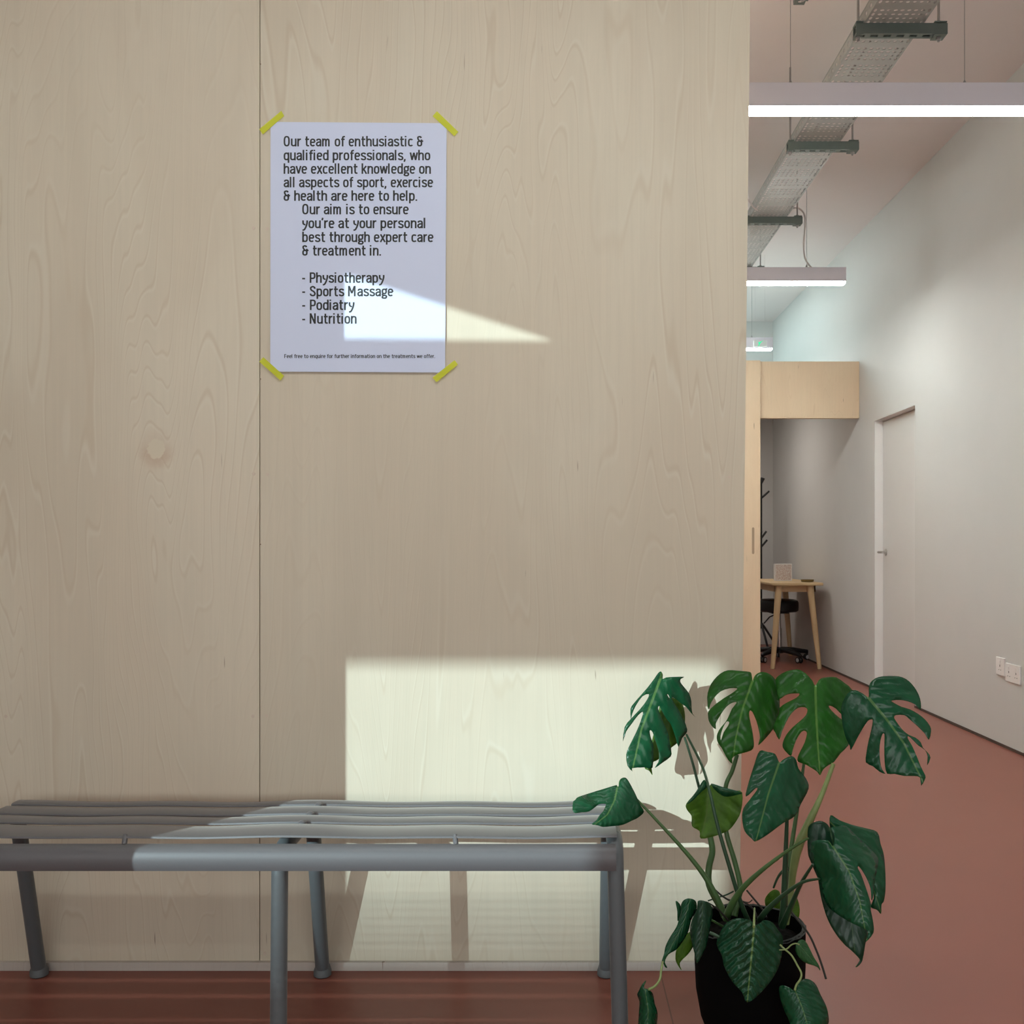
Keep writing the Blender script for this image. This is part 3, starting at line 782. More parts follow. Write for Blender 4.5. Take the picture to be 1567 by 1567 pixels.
# --- upper leaves
leaf(ZA, [(430,105),(448,135),(446,175),(480,160),(560,155),(645,155),(612,175),(610,205),(640,245),(690,310),(710,380),(712,440),(722,495),(750,528),(705,485),(660,430),(610,395),(560,355),
          (525,352),(580,440),(640,550),(672,640),(660,680),(625,720),(592,800),(568,720),(545,650),(520,590),(480,540),(440,470),(415,425),(403,440),(412,475),(450,570),(490,660),(510,750),(525,840),(520,890),(440,950),(375,995),
          (408,940),(414,890),(408,830),(380,745),(356,670),(335,648),(326,660),(338,720),(358,775),(360,850),(352,995),(275,990),(165,998),(170,1028),(122,975),(110,870),(140,790),(200,670),(245,560),(266,478),
          (220,510),(160,590),(110,660),(80,750),(95,620),(150,545),(240,450),(300,370),(320,315),(260,335),(200,420),(168,490),(152,548),(150,450),(180,400),(240,330),(310,250),(370,170),(405,120)],
     [(425,170),(340,400),(250,640),(170,1000)], 2.415, 2.36, 0.05, M['leaf'], twist=-0.012, holes=[[(488,318),(500,322),(518,365),(505,350)]], sub=2)
leaf(ZA, [(420,420),(470,370),(530,345),(610,390),(640,440),(652,560),(620,700),(575,770),(520,812),(410,915),(356,945),(345,1000),(352,1062),(320,1020),(280,995),(300,900),(360,700)],
     [(540,350),(500,600),(345,1050)], 2.46, 2.43, 0.02, M['leaf_olive'])
leaf(ZA, [(1275,190),(1265,130),(1255,112),(1220,105),(1130,98),(1050,95),(980,125),(915,190),(875,260),(857,350),(868,455),(885,410),(920,350),(980,290),(1060,262),(1125,260),(1130,272),
          (1080,310),(1000,360),(920,420),(868,475),(865,510),(872,560),(900,610),(937,638),(935,590),(960,540),(1010,460),(1060,410),(1110,388),(1127,396),(1085,450),(1055,520),(1025,575),(985,620),(955,670),
          (945,720),(960,770),(990,810),(1010,850),(1050,920),(1090,958),(1085,910),(1120,880),(1180,860),(1260,835),(1285,800),(1285,740),(1270,640),(1252,560),(1243,500),(1250,467),(1275,480),(1310,560),(1335,650),
          (1345,720),(1330,785),(1400,715),(1470,630),(1510,560),(1525,470),(1520,300),(1500,210),(1460,150),(1400,115),(1345,112),(1300,140),(1282,175)],
     [(1275,190),(1180,460),(1120,720),(1090,955)], 2.27, 2.22, 0.045, M['leaf_bright'], holes=[[(1035,568),(1060,574),(1048,608),(1010,665),(985,740),(980,700),(1000,630)]], sub=2)
leaf(ZB, [(468,235),(452,215),(440,190),(380,125),(320,90),(280,88),(200,105),(130,145),(100,185),(110,260),(128,362),(190,325),(240,310),(312,308),(320,320),(290,350),(210,390),(140,440),(135,490),(80,620),(100,670),(135,735),
          (160,660),(200,570),(250,490),(310,440),(370,435),(395,460),(380,510),(330,560),(260,620),(200,690),(170,760),(170,810),(210,860),(245,885),(260,830),(290,740),(340,662),(375,655),(390,680),(370,760),(330,840),(305,900),
          (310,940),(370,960),(440,1000),(490,1035),(512,1065),(540,1010),(590,970),(640,940),(700,860),(770,790),(790,700),(770,600),(722,558),(650,500),(596,440),(600,420),(660,448),(720,510),(790,520),(815,400),(805,275),(740,215),(660,160),(580,158),(520,170),(490,200)],
     [(468,235),(475,500),(492,800),(512,1060)], 2.24, 2.17, 0.04, M['leaf_bright'], sub=2)
leaf(ZB, [(955,345),(920,320),(860,285),(810,278),(765,310),(720,390),(705,470),(715,560),(730,650),(755,730),(788,795),(797,830),(850,730),(900,640),(950,565),(985,548),(998,560),(985,640),(960,740),(940,850),(935,945),(1000,980),(1060,1030),(1115,1050),
          (1085,1010),(1065,930),(1060,830),(1070,740),(1088,682),(1106,685),(1105,760),(1105,880),(1110,970),(1130,1048),(1200,1050),(1290,1070),(1380,1070),(1435,1085),(1445,1160),(1485,1085),(1470,1040),(1440,980),(1400,880),(1360,790),(1320,720),(1328,704),
          (1370,740),(1420,790),(1480,830),(1505,890),(1500,970),(1530,900),(1500,850),(1460,810),(1440,760),(1390,715),(1330,690),(1270,640),(1210,560),(1195,525),(1215,508),(1290,508),(1330,540),(1400,600),(1480,680),(1515,735),(1535,660),(1525,610),(1480,550),
          (1420,500),(1340,455),(1260,430),(1200,400),(1170,380),(1185,372),(1250,368),(1320,380),(1390,410),(1438,460),(1440,390),(1420,320),(1380,250),(1330,195),(1270,160),(1200,148),(1090,150),(1020,170),(975,210),(960,270),(962,320)],
     [(955,345),(1120,540),(1280,760),(1440,1080)], 2.11, 2.05, 0.035, M['leaf'], sub=2)
leaf(ZZ, [(868,435),(852,402),(820,393),(790,390),(770,440),(745,520),(735,572),(775,538),(779,546),(750,585),(725,620),(720,660),(730,710),(760,742),(775,751),(820,725),(880,680),(930,650),(955,600),(985,540),(975,500),(945,460),(935,425),(915,410),(882,425)],
     [(868,435),(825,560),(775,750)], 2.13, 2.06, 0.045, M['leaf'], curl=0.0)
leaf(ZZ, [(565,508),(535,555),(497,600),(500,625),(518,650),(520,690),(550,710),(555,740),(610,730),(660,710),(690,680),(715,630),(720,555),(680,548),(620,530),(598,522),(588,530),(578,520)],
     [(585,545),(578,640),(556,738)], 2.24, 2.21, -0.035, M['leaf_olive'], ripple=0.004)
# dark turned-down shoulders of that leaf
leaf(ZZ, [(596,520),(640,533),(718,556),(690,567),(650,571),(615,548)], [(596,520),(650,550),(718,556)], 2.205, 2.19, 0.01, M['leaf'])
leaf(ZZ, [(565,506),(576,516),(578,535),(555,555),(520,590),(500,600),(535,553)], [(570,510),(550,550),(500,600)], 2.21, 2.20, 0.01, M['leaf'])
leaf(ZF, [(508,200),(500,190),(400,220),(270,260),(150,300),(122,325),(100,350),(105,440),(180,440),(250,432),(310,390),(345,365),(400,362),(402,380),(380,430),(345,470),(320,510),(275,550),(330,560),(380,575),(450,570),(560,555),(640,520),(700,490),(755,435),(720,370),(680,280),(640,200),(605,140),(580,120),(545,130),(525,160),(522,200)],
     [(512,205),(485,330),(420,460),(300,555)], 2.20, 2.13, 0.02, M['leaf'], ripple=0.003)
# --- cluster on the right
leaf(ZC, [(965,215),(970,105),(1050,150),(1170,195),(1290,225),(1400,262),(1430,370),(1460,470),(1475,640),(1475,800),(1460,900),(1440,930),(1435,1015),(1400,980),(1350,960),(1345,930),(1370,830),(1300,600),(1200,480),(1020,300)],
     [(1000,200),(1250,420),(1435,1000)], 2.07, 2.04, 0.03, M['leaf'])
leaf(ZC, [(960,215),(930,180),(880,158),(820,170),(775,200),(760,260),(762,450),(790,540),(850,680),(863,740),(880,850),(920,1000),(970,1120),(1040,1230),(1110,1310),(1180,1370),(1235,1430),(1230,1460),(1200,1505),(1228,1495),(1265,1440),(1290,1290),(1312,1180),(1300,900),(1150,500),(1010,280)],
     [(960,215),(1050,600),(1150,1000),(1210,1490)], 2.03, 1.97, 0.02, M['leaf_dark'])
leaf(ZC, [(990,390),(960,350),(930,335),(860,335),(800,355),(788,430),(810,530),(850,640),(880,750),(910,870),(960,960),(1050,1030),(1150,1090),(1230,1130),(1310,1170),(1310,1220),(1295,1275),(1365,1190),(1360,1080),(1340,980),(1342,930),(1320,850),(1290,760),(1250,650),(1222,595),(1228,576),
          (1255,605),(1300,680),(1340,780),(1350,890),(1372,800),(1380,700),(1400,600),(1405,500),(1330,410),(1220,310),(1110,205),(1040,207),(975,222),(1005,285),(1005,350)],
     [(990,390),(1140,620),(1240,900),(1300,1230)], 1.95, 1.90, 0.055, M['leaf'])
# --- low leaves
leaf(ZE, [(690,30),(640,8),(580,40),(530,110),(530,180),(560,260),(640,320),(740,370),(850,415),(895,380),(920,290),(920,200),(890,100),(860,60),(820,120),(760,130),(705,70)],
     [(760,130),(760,250),(850,410)], 2.36, 2.35, 0.02, M['leaf_olive'])
leaf(ZZ, [(768,1085),(750,1065),(700,1058),(660,1075),(635,1110),(618,1160),(640,1210),(648,1250),(680,1310),(720,1355),(740,1395),(790,1360),(840,1300),(870,1240),(882,1170),(880,1130),(860,1100),(840,1075),(810,1065),(788,1080)],
     [(768,1085),(758,1200),(740,1395)], 2.062, 2.03, 0.03, M['leaf_heart'], step=5.5)
leaf(ZE, [(870,1152),(845,1155),(800,1125),(740,1105),(695,1115),(690,1170),(710,1280),(750,1390),(800,1500),(830,1600),(900,1720),(1100,1690),(1240,1560),(1250,1450),(1220,1330),(1160,1210),(1110,1100),(1050,1045),(990,1028),(940,1045),(900,1090),(880,1130)],
     [(868,1155),(950,1350),(1010,1545),(960,1700)], 2.03, 2.0, 0.03, M['leaf'])
leaf(ZE, [(905,605),(940,580),(990,600),(1040,690),(1090,790),(1140,870),(1158,935),(1120,890),(1000,850),(930,800),(880,720),(880,650)],
     [(915,635),(1020,760),(1155,930)], 2.055, 2.05, 0.006, M['leaf_small'], step=4)
leaf(ZD, [(700,110),(640,135),(610,200),(615,260),(590,350),(560,440),(490,550),(440,650),(420,740),(395,820),(390,860),(410,850),(430,895),(455,897),(428,835),(470,750),(550,700),(610,630),(690,500),(730,350),(780,270),(792,190),(770,130)],
     [(715,120),(640,400),(480,700),(400,850)], 2.13, 2.11, 0.02, M['leaf'], step=4)
leaf(ZD, [(552,148),(575,150),(600,180),(612,240),(604,320),(575,370),(570,260)], [(565,150),(590,260),(575,368)], 2.15, 2.15, 0.005, M['leaf'], step=4)
leaf(ZD, [(815,135),(900,145),(960,200),(970,300),(940,450),(905,640),(870,720),(795,855),(770,750),(740,620),(715,480),(740,350),(790,250),(800,180)],
     [(860,140),(850,450),(795,850)], 2.068, 2.055, 0.02, M['leaf_dark'], step=4)
leaf(ZD, [(735,500),(690,510),(620,600),(560,700),(550,800),(575,870),(620,930),(597,850),(670,770),(740,680),(750,600)],
     [(720,510),(630,700),(600,900)], 2.19, 2.19, 0.008, M['leaf_olive'], step=4)
leaf(ZD, [(215,1050),(170,1090),(135,1160),(115,1210),(140,1290),(135,1400),(130,1600),(180,1750),(300,1700),(340,1500),(340,1400),(310,1310),(290,1200),(240,1150),(190,1130)],
     [(200,1130),(240,1400),(210,1730)], 2.06, 2.05, 0.03, M['leaf'], step=4)

# --- petioles and stalks: (path, widths, distances)
stem(ZZ, [(490,335),(520,430),(545,525),(575,640),(592,735)], (9, 14), (2.42, 2.30), M['stem_dark'])
stem(ZZ, [(592,730),(601,790),(588,850),(586,915),(612,975),(640,1020)], (24, 30), (2.30, 2.24), M['stem'])
stem(ZZ, [(498,325),(560,450),(592,560),(625,700),(690,920),(720,1010),(745,1070)], (9, 22), [2.42, 2.28, 2.19, 2.17, 2.16, 2.16, 2.17], M['stem_dark'])
stem(ZZ, [(700,405),(680,470),(655,530),(648,640),(660,730),(690,830),(712,930),(700,1000),(690,1050)], (16, 24), (2.27, 2.20), M['stem'])
stem(ZZ, [(967,440),(945,590),(925,720),(910,830),(905,940),(890,1070)], (12, 26), (2.26, 2.22), M['stem'])
stem(ZZ, [(1085,440),(1040,560),(985,680),(945,770),(925,860),(915,950),(895,1080)], [16, 20, 32, 38, 30, 26, 26], (2.17, 2.20), M['stem_pale'])
stem(ZZ, [(899,660),(895,780),(890,900),(888,1000),(880,1085)], (14, 34), (2.15, 2.16), M['stem_dark'])
stem(ZZ, [(298,582),(400,690),(500,800),(570,890),(615,970),(650,1050)], (9, 30), (2.20, 2.18), M['stem'])
stem(ZZ, [(985,738),(900,790),(800,865),(725,935),(680,1000),(655,1060)], (9, 32), (2.02, 2.15), M['stem'])
stem(ZZ, [(1003,842),(955,920),(915,1010),(880,1090)], (10, 28), (1.99, 2.14), M['stem_dark'])
stem(ZZ, [(1030,900),(960,915),(880,970),(820,1025),(790,1065)], (9, 26), (1.98, 2.13), M['stem_dark'])
stem(ZE, [(408,222),(405,310),(400,435)], (18, 30), (2.12, 2.058), M['stem_pale'])
stem(ZE, [(700,640),(740,680),(830,760),(900,880),(942,965),(930,1035),(885,1100),(868,1160)], (20, 26), (2.07, 2.028), M['stem_pale'], 'tendril')
stem(ZE, [(690,700),(770,690),(830,640),(880,625),(920,638)], (14, 16), (2.06, 2.052), M['stem_pale'], 'tendril')
stem(ZD, [(405,830),(385,940),(372,1030),(320,1110),(245,1150)], (24, 30), (2.11, 2.06), M['stem_pale'], 'tendril')
stem(ZD, [(900,150),(980,195),(1060,260),(1150,360)], (14, 26), (2.085, 2.13), M['root'], 'aerial_root')
stem(ZD, [(930,340),(1000,380),(1090,430)], (24, 30), (2.12, 2.13), M['stem'], 'tendril')
stem(ZD, [(940,500),(1050,550)], (36, 34), (2.075, 2.07), M['stem_dark'], 'tendril')
stem(ZD, [(1000,10),(1080,80),(1180,135),(1330,150),(1445,245),(1480,330)], (20, 22), (2.24, 2.20), M['root'], 'aerial_root')
stem(ZD, [(920,138),(1050,95),(1130,70),(1215,28)], (16, 18), (2.26, 2.24), M['stem_dark'], 'aerial_root')
stem(ZD, [(1365,20),(1440,110),(1550,245),(1590,330)], (20, 24), (2.28, 2.22), M['root'], 'aerial_root')
stem(ZD, [(1345,150),(1390,155),(1428,125)], (12, 12), (2.22, 2.22), M['root'], 'aerial_root')
stem(ZZ, [(900,1010),(930,1050),(985,1120),(1018,1190),(1040,1250),(1055,1300)], (8, 9), (2.14, 2.05), M['root'], 'aerial_root')
stem(ZZ, [(905,862),(880,872),(860,900),(845,937)], (14, 8), (2.22, 2.23), M['stem_dark'], 'aerial_root')

# ------------------------------------------------------------------ cable tray and its hangers
TX0, TX1, TZ = 1.214, 1.447, 3.10
def tray_base(x0, x1, y0, y1, z):
    mb = MB(); bm = mb.bm
    nx = 9; ny = int((y1-y0)/0.03)
    dx, dy = (x1-x0)/nx, (y1-y0)/ny
    grid = [[bm.verts.new((x0+i*dx, y0+j*dy, z)) for j in range(ny+1)] for i in range(nx+1)]
    for j in range(ny):
        blank = (j % 5) == 4
        for i in range(nx):
            a, b, c, d = grid[i][j], grid[i+1][j], grid[i+1][j+1], grid[i][j+1]
            if blank:
                bm.faces.new((a, b, c, d)); continue
            cx, cy = x0+(i+.5)*dx, y0+(j+.5)*dy
            edge = i in (0, nx-1)
            rx, ry = (0.006, 0.0125) if edge else ((0.0085, 0.0075) if j % 5 < 2 else (0.0075, 0.0065))
            h = [bm.verts.new((cx+rx*math.cos(PI/8+PI/4*k), cy+ry*math.sin(PI/8+PI/4*k), z)) for k in range(8)]
            # corners: c(+,+) d(-,+) a(-,-) b(+,-)
            bm.faces.new((c, h[1], h[0])); bm.faces.new((d, h[3], h[2])); bm.faces.new((a, h[5], h[4])); bm.faces.new((b, h[7], h[6]))
            bm.faces.new((c, d, h[2], h[1])); bm.faces.new((d, a, h[4], h[3])); bm.faces.new((a, b, h[6], h[5])); bm.faces.new((b, c, h[0], h[7]))
    return mb
def slot_side(x, y0, y1, z0, z1):
    mb = MB(); bm = mb.bm
    y = y0
    zm = (z0+z1)/2; s = 0.007
    while y < y1-1e-6:
        e = min(y+0.06, y1)
        for (a, b, c, d) in ((y, e, z0, zm-s), (y, e, zm+s, z1), (y, y+0.02, zm-s, zm+s), (y+0.04, e, zm-s, zm+s)):
            if b-a > 1e-6: bm.faces.new([bm.verts.new((x, q, r)) for q, r in ((a, c), (b, c), (b, d), (a, d))])
        y = e
    return mb
ct = empty('cable_tray', ((TX0+TX1)/2, 6.0, TZ)); tag(ct, 'perforated galvanised cable tray hung under the ceiling', 'cable tray')
for o in (tray_base(TX0, TX1, 2.7, 10.4, TZ).build('tray_base', M['tray'], ct),
          slot_side(TX0, 2.7, 10.4, TZ, TZ+0.05).build('tray_side', M['tray'], ct),
          slot_side(TX1, 2.7, 10.4, TZ, TZ+0.05).build('tray_side', M['tray'], ct)):
    so = o.modifiers.new('thickness', 'SOLIDIFY'); so.thickness = 0.0015; so.offset = 0
w = MB()
for x in (TX0, TX1): w.box(x-0.003, x+0.005, 2.7, 10.4, TZ+0.050, TZ+0.053)
w.build('tray_lip', M['tray'], ct)
MB().tube(catmull([(1.30, 3.0, TZ+0.012), (1.29, 5.0, TZ+0.012), (1.31, 6.4, TZ+0.012), (1.29, 10.3, TZ+0.012)], 8), 0.006, 8).build('cable', M['cable'], ct, smooth=True)
MB().tube(catmull([P(1144, 235, 6.2), P(1143, 285, 6.2), P(1145, 303, 6.2), P(1152, 316, 6.2), P(1160, 322, 6.2)], 6), 0.005, 8).build('cable', M['cable'], ct, smooth=True)

def channel(mb, x0, x1, yc, z1, axis='X'):
    """slotted strut channel: open slots along the underside"""
    hw, h, t = 0.0205, 0.041, 0.004
    def bx(a0, a1, b0, b1, c0, c1):
        if axis == 'X': mb.box(a0, a1, yc+b0, yc+b1, z1+c0, z1+c1)
        else: mb.box(yc+b0, yc+b1, a0, a1, z1+c0, z1+c1)
    bx(x0, x1, -hw, -hw+t, -h, 0); bx(x0, x1, hw-t, hw, -h, 0)
    bx(x0, x1, -hw+t, hw-t, -t, 0)
    bx(x0, x1, -hw+t, -0.007, -h, -h+t); bx(x0, x1, 0.007, hw-t, -h, -h+t)
    n = max(2, int(round((x1-x0)/0.05)))
    for k in range(n+1):
        c = x0+(x1-x0)*k/n
        bx(max(x0, c-0.011), min(x1, c+0.011), -0.007, 0.007, -h, -h+t)
def hanger(x0, x1, yc, label):
    r = empty('tray_hanger', ((x0+x1)/2, yc, TZ-0.04))
    tag(r, label, 'tray hanger', 'strut hangers under the cable tray')
    mb = MB(); channel(mb, x0, x1, yc, TZ-0.002); mb.build('strut', M['strut'], r)
    for x in (x0+0.014, x1-0.028):
        MB().tube([(x, yc, TZ-0.066), (x, yc, CZ-0.0005)], 0.005, 10).build('threaded_rod', M['rod'], r, smooth=True)
        hw = 0.014 if x < x0+0.02 else 0.024
        MB().box(x-hw, x+hw, yc-0.026, yc+0.026, TZ-0.0485, TZ-0.0435).build('square_washer', M['strut'], r)
        MB().box(x-hw, x+hw, yc-0.026, yc+0.026, TZ-0.0015, TZ+0.0035).build('square_washer', M['strut'], r)
        MB().lathe([(0.010, 0), (0.010, 0.009)], (x, yc, TZ-0.058), 6).build('hex_nut', M['rod'], r)
        MB().lathe([(0.010, 0), (0.010, 0.009)], (x, yc, TZ+0.004), 6).build('hex_nut', M['rod'], r)
hanger(1.18, 1.538, 4.03, 'slotted strut hanger gripping the tray nearest the viewer, above the long lamp')
hanger(1.182, 1.54, 5.20, 'slotted strut hanger just below and behind the long lit lamp')
hanger(1.182, 1.54, 6.38, 'slotted strut hanger above the short lamp, partly behind the plywood edge')
hanger(1.182, 1.54, 7.52, 'furthest strut hanger, almost touching the top of the short lamp')
r = empty('strut_bracket', (0.92, 3.6, TZ)); tag(r, 'short grey strut end hanging alone at the top edge left of the cable tray', 'bracket')
mb = MB(); channel(mb, 3.1, 3.86, 0.92, TZ+0.03, 'Y'); mb.build('strut', M['strut'], r)
MB().tube([(0.92, 3.80, TZ-0.03), (0.92, 3.80, CZ-0.0005)], 0.005, 10).build('threaded_rod', M['rod'], r, smooth=True)
MB().tube([(0.92, 3.2, TZ-0.03), (0.92, 3.2, CZ-0.0005)], 0.005, 10).build('threaded_rod', M['rod'], r, smooth=True)
MB().box(0.894, 0.946, 3.776, 3.824, TZ-0.016, TZ-0.0112).build('square_washer', M['strut'], r)
MB().lathe([(0.010, 0), (0.010, 0.009)], (0.92, 3.80, TZ-0.025), 6).build('hex_nut', M['rod'], r)

# ------------------------------------------------------------------ linear lamps
LX0, LX1, LZ = -1.30, 1.838, 2.724
def linear_lamp(y, label, wires, power='diffuser'):
    r = empty('linear_lamp', ((LX0+LX1)/2, y, LZ)); tag(r, label, 'lamp', 'suspended linear lamps')
    hw = 0.036
    MB().box(LX0, LX1, y-hw, y+hw, LZ, LZ+0.090).build('lamp_body', M['lamp_body'], r, bevel=0.002)
    mb = MB()
    pr = [(y-hw+0.001, LZ-0.0005), (y-hw+0.001, LZ-0.006), (y-hw+0.006, LZ-0.011), (y+hw-0.006, LZ-0.011), (y+hw-0.001, LZ-0.006), (y+hw-0.001, LZ-0.0005)]
    mb.prism([(LX0+0.002, a, b) for a, b in pr], (LX1-LX0-0.004, 0, 0)); mb.build('diffuser', M[power], r)
    for x in (LX0, LX1): MB().box(x-0.0025, x+0.0025, y-hw-0.0008, y+hw+0.0008, LZ-0.001, LZ+0.0908).build('end_cap', M['lamp_body'], r)
    for x in wires:
        MB().tube([(x, y, LZ+0.09), (x, y, CZ-0.0005)], 0.0014, 6).build('suspension_wire', M['rod'], r)
        MB().lathe([(0.007, 0), (0.007, 0.012), (0.003, 0.022), (0.002, 0.024)], (x, y, LZ+0.0905), 12).build('wire_gripper', M['rod'], r, smooth=True)
    return r
l1 = linear_lamp(3.93, 'long lit white linear lamp nearest the viewer, crossing the cable tray', (0.905, 1.572, -0.9), 'diffuser_strong')
l0 = linear_lamp(1.36, 'long white linear lamp above the bench, out of view overhead', (-0.9, 1.57), 'diffuser_dim')
l2 = linear_lamp(6.50, 'lit white linear lamp further back, its square end hanging before the white wall', (1.60, -0.9), 'diffuser_strong')
l3 = linear_lamp(8.67, 'furthest linear lamp, a thin lit strip just above the plywood header', (1.67, -0.9))
MB().tube(catmull([P(1567+8, 0, 3.9), P(1477, -40, 3.9)], 4), 0.004, 8).build('power_cable', M['cable'], l1)
MB().tube(catmull([P(1213, 319, 6.46), P(1222, 319, 6.46), P(1230, 327, 6.46), P(1232, 345, 6.46), P(1230, 372, 6.47), P(1231, 392, 6.48), P(1236, 403, 6.49), P(1243, 411, 6.50)], 6), 0.0055, 8).build('power_cable', M['cable'], l2, smooth=True)

# ------------------------------------------------------------------ exit sign far back
EY = 8.52
ec = P(1163.5, 525.5, EY)
ex = empty('exit_sign', (ec.x, EY, ec.z)); tag(ex, 'tiny green and white emergency exit sign hanging above the plywood header', 'exit sign')
MB().box(ec.x-0.055, ec.x+0.055, EY, EY+0.02, ec.z-0.026, ec.z+0.026).build('sign_box', M['sign_face'], ex, bevel=0.003)
mb = MB(); yy = EY-0.0015
mb.prism([(ec.x-0.010, yy, ec.z-0.008), (ec.x+0.026, yy, ec.z+0.024), (ec.x+0.004, yy, ec.z+0.015), (ec.x-0.020, yy, ec.z+0.008)], (0, 0.002, 0))
mb.prism([(ec.x-0.020, yy, ec.z-0.020), (ec.x-0.013, yy, ec.z-0.023), (ec.x+0.003, yy, ec.z+0.004), (ec.x-0.004, yy, ec.z+0.008)], (0, 0.002, 0))
mb.build('pictogram', M['sign_green'], ex)
for x in (ec.x-0.04, ec.x+0.04):
    MB().tube([(x, EY+0.01, ec.z+0.026), (x, EY+0.01, CZ-0.0005)], 0.0008, 6).build('suspension_wire', M['cable'], ex)

# ------------------------------------------------------------------ desk nook
dk = empty('desk', (2.10, 9.35, 0)); tag(dk, 'small pale beech desk with splayed tapered legs against the white wall', 'desk')
def rrect(x0, x1, y0, y1, r, z, n=5):
    out = []
    for cx, cy, a0 in ((x1-r, y0+r, -PI/2), (x1-r, y1-r, 0), (x0+r, y1-r, PI/2), (x0+r, y0+r, PI)):
        for k in range(n+1):
            a = a0+PI/2*k/n; out.append((cx+r*math.cos(a), cy+r*math.sin(a), z))
    return out
DX0, DX1, DY_0, DY_1, DT = 1.865, 2.318, 8.80, 9.95, 0.742
MB().prism(rrect(DX0, DX1, DY_0, DY_1, 0.04, DT-0.024), (0, 0, 0.024)).build('tabletop', M['beech'], dk, bevel=0.007, segs=3)
mb = MB(); mb.box(DX0+0.05, DX1-0.05, DY_0+0.10, DY_0+0.12, DT-0.082, DT-0.024); mb.box(DX0+0.05, DX1-0.05, DY_1-0.12, DY_1-0.10, DT-0.082, DT-0.024)
mb.box(DX0+0.05, DX0+0.07, DY_0+0.10, DY_1-0.10, DT-0.082, DT-0.024); mb.box(DX1-0.07, DX1-0.05, DY_0+0.10, DY_1-0.10, DT-0.082, DT-0.024)
mb.build('apron', M['beech'], dk)
for (tx, ty, bx, by) in ((1.945, 8.88, 1.88, 8.83), (2.215, 8.88, 2.285, 8.83), (1.945, 9.87, 1.88, 9.92), (2.215, 9.87, 2.285, 9.92)):
    MB().tube([(bx, by, 0.0), ((bx*0.5+tx*0.5), (by+ty)/2, 0.36), (tx, ty, DT-0.025)], [0.019, 0.025, 0.030], 14).build('leg', M['beech'], dk, smooth=True)
lb = empty('leaflet_box', (2.08, 9.3, DT)); tag(lb, 'square white printed box standing on the beech desk', 'box')
a, b = P(1186, 861, 9.3), P(1212, 886, 9.3)
MB().box(a.x, b.x, 9.3, 9.36, DT, DT+0.155).build('box_body', M['socket'], lb, bevel=0.002)
pm = bpy.data.materials.new('pale_pink_print'); pm.use_nodes = True
t = NT(pm); bb = pm.node_tree.nodes['Principled BSDF']
tc = t.n('ShaderNodeTexCoord'); vn = t.n('ShaderNodeTexVoronoi'); vn.inputs['Scale'].default_value = 110
t.l.new(tc.outputs['Object'], vn.inputs['Vector'])
t.l.new(t.mix(t.maprange(vn.outputs['Distance'], 0.25, 0.6), (0.80, 0.76, 0.73), (0.62, 0.50, 0.46)), bb.inputs['Base Color'])
MB().box(a.x+0.008, b.x-0.008, 9.2988, 9.2998, DT+0.008, DT+0.147).build('printed_face', pm, lb)
c = P(1237.5, 889, 9.02)
tr_ = MB(); tr_.lathe([(0.040, 0.0), (0.052, 0.002), (0.058, 0.022), (0.055, 0.022), (0.049, 0.005), (0.001, 0.004)], (c.x-0.012, 9.02, DT), 28)
tag(tr_.build('trinket_dish', M['olive_tray'], None, smooth=True), 'small olive-brown dish near the wall end of the desk', 'dish')

st = empty('stool', (2.07, 9.5, 0)); tag(st, 'black round swivel stool on castors tucked under the beech desk', 'stool')
sx, sy = 2.07, 9.50
MB().lathe([(0.05, 0.452), (0.17, 0.452), (0.187, 0.465), (0.190, 0.50), (0.190, 0.535), (0.180, 0.556), (0.15, 0.566), (0.01, 0.569)], (sx, sy, 0), 40).build('seat', M['vinyl'], st, smooth=True)
MB().tube([(sx+0.015, sy, 0.10), (sx+0.015, sy, 0.30)], 0.024, 16).build('gas_lift', M['chrome'], st, smooth=True)
MB().tube([(sx+0.015, sy, 0.28), (sx+0.015, sy, 0.455)], 0.014, 14).build('piston', M['chrome'], st, smooth=True)
MB().box(sx-0.07, sx+0.09, sy-0.07, sy+0.07, 0.437, 0.4525).build('seat_plate', M['black'], st)
MB().tube([(sx-0.02, sy-0.05, 0.435), (sx-0.10, sy-0.12, 0.41), (sx-0.16, sy-0.16, 0.355)], 0.006, 8).build('lever', M['black'], st, smooth=True)
base = MB(); base.lathe([(0.035, 0.07), (0.042, 0.075), (0.042, 0.115), (0.03, 0.125)], (sx+0.015, sy, 0), 20)
for k in range(5):
    a = math.radians(-62+72*k)
    e = Vector((sx+0.015+0.27*math.cos(a), sy+0.27*math.sin(a), 0.078))
    base.tube([(sx+0.015, sy, 0.104), Vector((sx+0.015, sy, 0.104)).lerp(e, 0.5)+Vector((0, 0, 0.006)), e, e+Vector((0.02*math.cos(a), 0.02*math.sin(a), -0.012))], [0.026, 0.024, 0.020, 0.014], 10)
    cs = MB(); ax = Vector((-math.sin(a), math.cos(a), 0))
    cs.tube([e-ax*0.022+Vector((0, 0, -0.05)), e-ax*0.006+Vector((0, 0, -0.05))], 0.028, 18); cs.tube([e+ax*0.006+Vector((0, 0, -0.05)), e+ax*0.022+Vector((0, 0, -0.05))], 0.028, 18)
    cs.tube([e+Vector((0, 0, -0.03)), e+Vector((0, 0, 0.0))], 0.008, 8)
    co = cs.build('castor', M['black'], st, smooth=True)
    hb = MB(); hb.tube([e-ax*0.0225+Vector((0, 0, -0.05)), e+ax*0.0225+Vector((0, 0, -0.05))], 0.019, 16)
    hb.build('castor_hub', M['hub'], co, smooth=True)
    # keep the hub with its stool
base.build('base', M['black'], st, smooth=True)

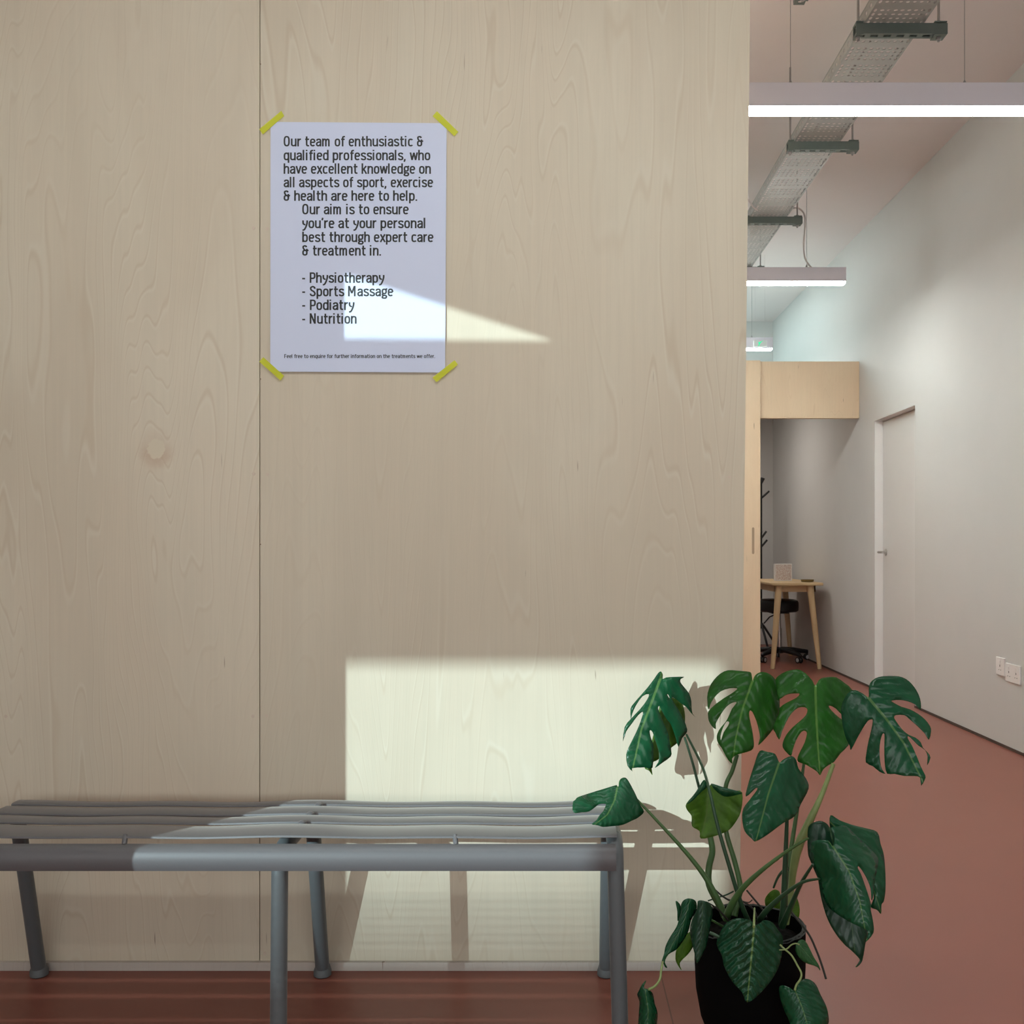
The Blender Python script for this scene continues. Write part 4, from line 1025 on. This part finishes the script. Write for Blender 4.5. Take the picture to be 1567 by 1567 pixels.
cs_ = empty('coat_stand', (2.05, 10.3, 0)); tag(cs_, 'thin black metal coat stand with upturned pegs behind the desk', 'coat stand')
kx, ky = 2.055, 10.2
MB().tube([(kx, ky, 0.24), (kx, ky, 1.70)], 0.014, 12).build('pole', M['black'], cs_, smooth=True)
MB().tube([(kx, ky, 1.68), (kx+0.02, ky, 1.735)], [0.014, 0.022], 10).build('finial', M['black'], cs_, smooth=True)
for z, a in ((1.53, 0.1), (1.53, 2.2), (1.53, 4.3), (1.13, 0.35), (1.13, 2.6), (1.13, 4.6), (1.045, -0.1), (1.045, 2.1), (1.045, 4.2)):
    L = 0.085 if z > 1.3 else 0.062
    MB().tube([(kx, ky, z), (kx+L*math.cos(a), ky+L*math.sin(a), z+0.075)], 0.010, 10).build('peg', M['black'], cs_, smooth=True)
for a in (-0.5, -1.35, 1.6, 3.0):
    MB().tube([(kx, ky, 0.30), (kx+0.04*math.cos(a), ky+0.04*math.sin(a), 0.25), (kx+0.20*math.cos(a), ky+0.20*math.sin(a), 0.012)], 0.011, 10).build('leg', M['black'], cs_, smooth=True)

# ------------------------------------------------------------------ sockets on the right wall
def socket(y0, y1, z, label, n):
    o = empty('wall_socket', (RX, (y0+y1)/2, z)); tag(o, label, 'socket', 'white power points on the wall')
    MB().box(RX-0.009, RX-0.0003, y0, y1, z-0.047, z+0.047).build('faceplate', M['socket'], o, bevel=0.002)
    for k in range(n):
        c = y0+(y1-y0)*(k+0.5)/n
        mb = MB()
        mb.box(RX-0.0096, RX-0.0088, c-0.003, c+0.003, z-0.002, z+0.009)
        mb.box(RX-0.0096, RX-0.0088, c-0.014, c-0.008, z-0.020, z-0.016); mb.box(RX-0.0096, RX-0.0088, c+0.008, c+0.014, z-0.020, z-0.016)
        mb.build('pin_holes', M['socket_hole'], o)
        MB().box(RX-0.012, RX-0.0088, c-0.006, c+0.006, z+0.016, z+0.034).build('rocker_switch', M['socket'], o, bevel=0.001)
socket(5.362, 5.462, 0.420, 'narrow single white wall socket plate, left of the wide one', 1)
socket(5.182, 5.347, 0.400, 'wide double white wall socket plate beside the single one', 2)
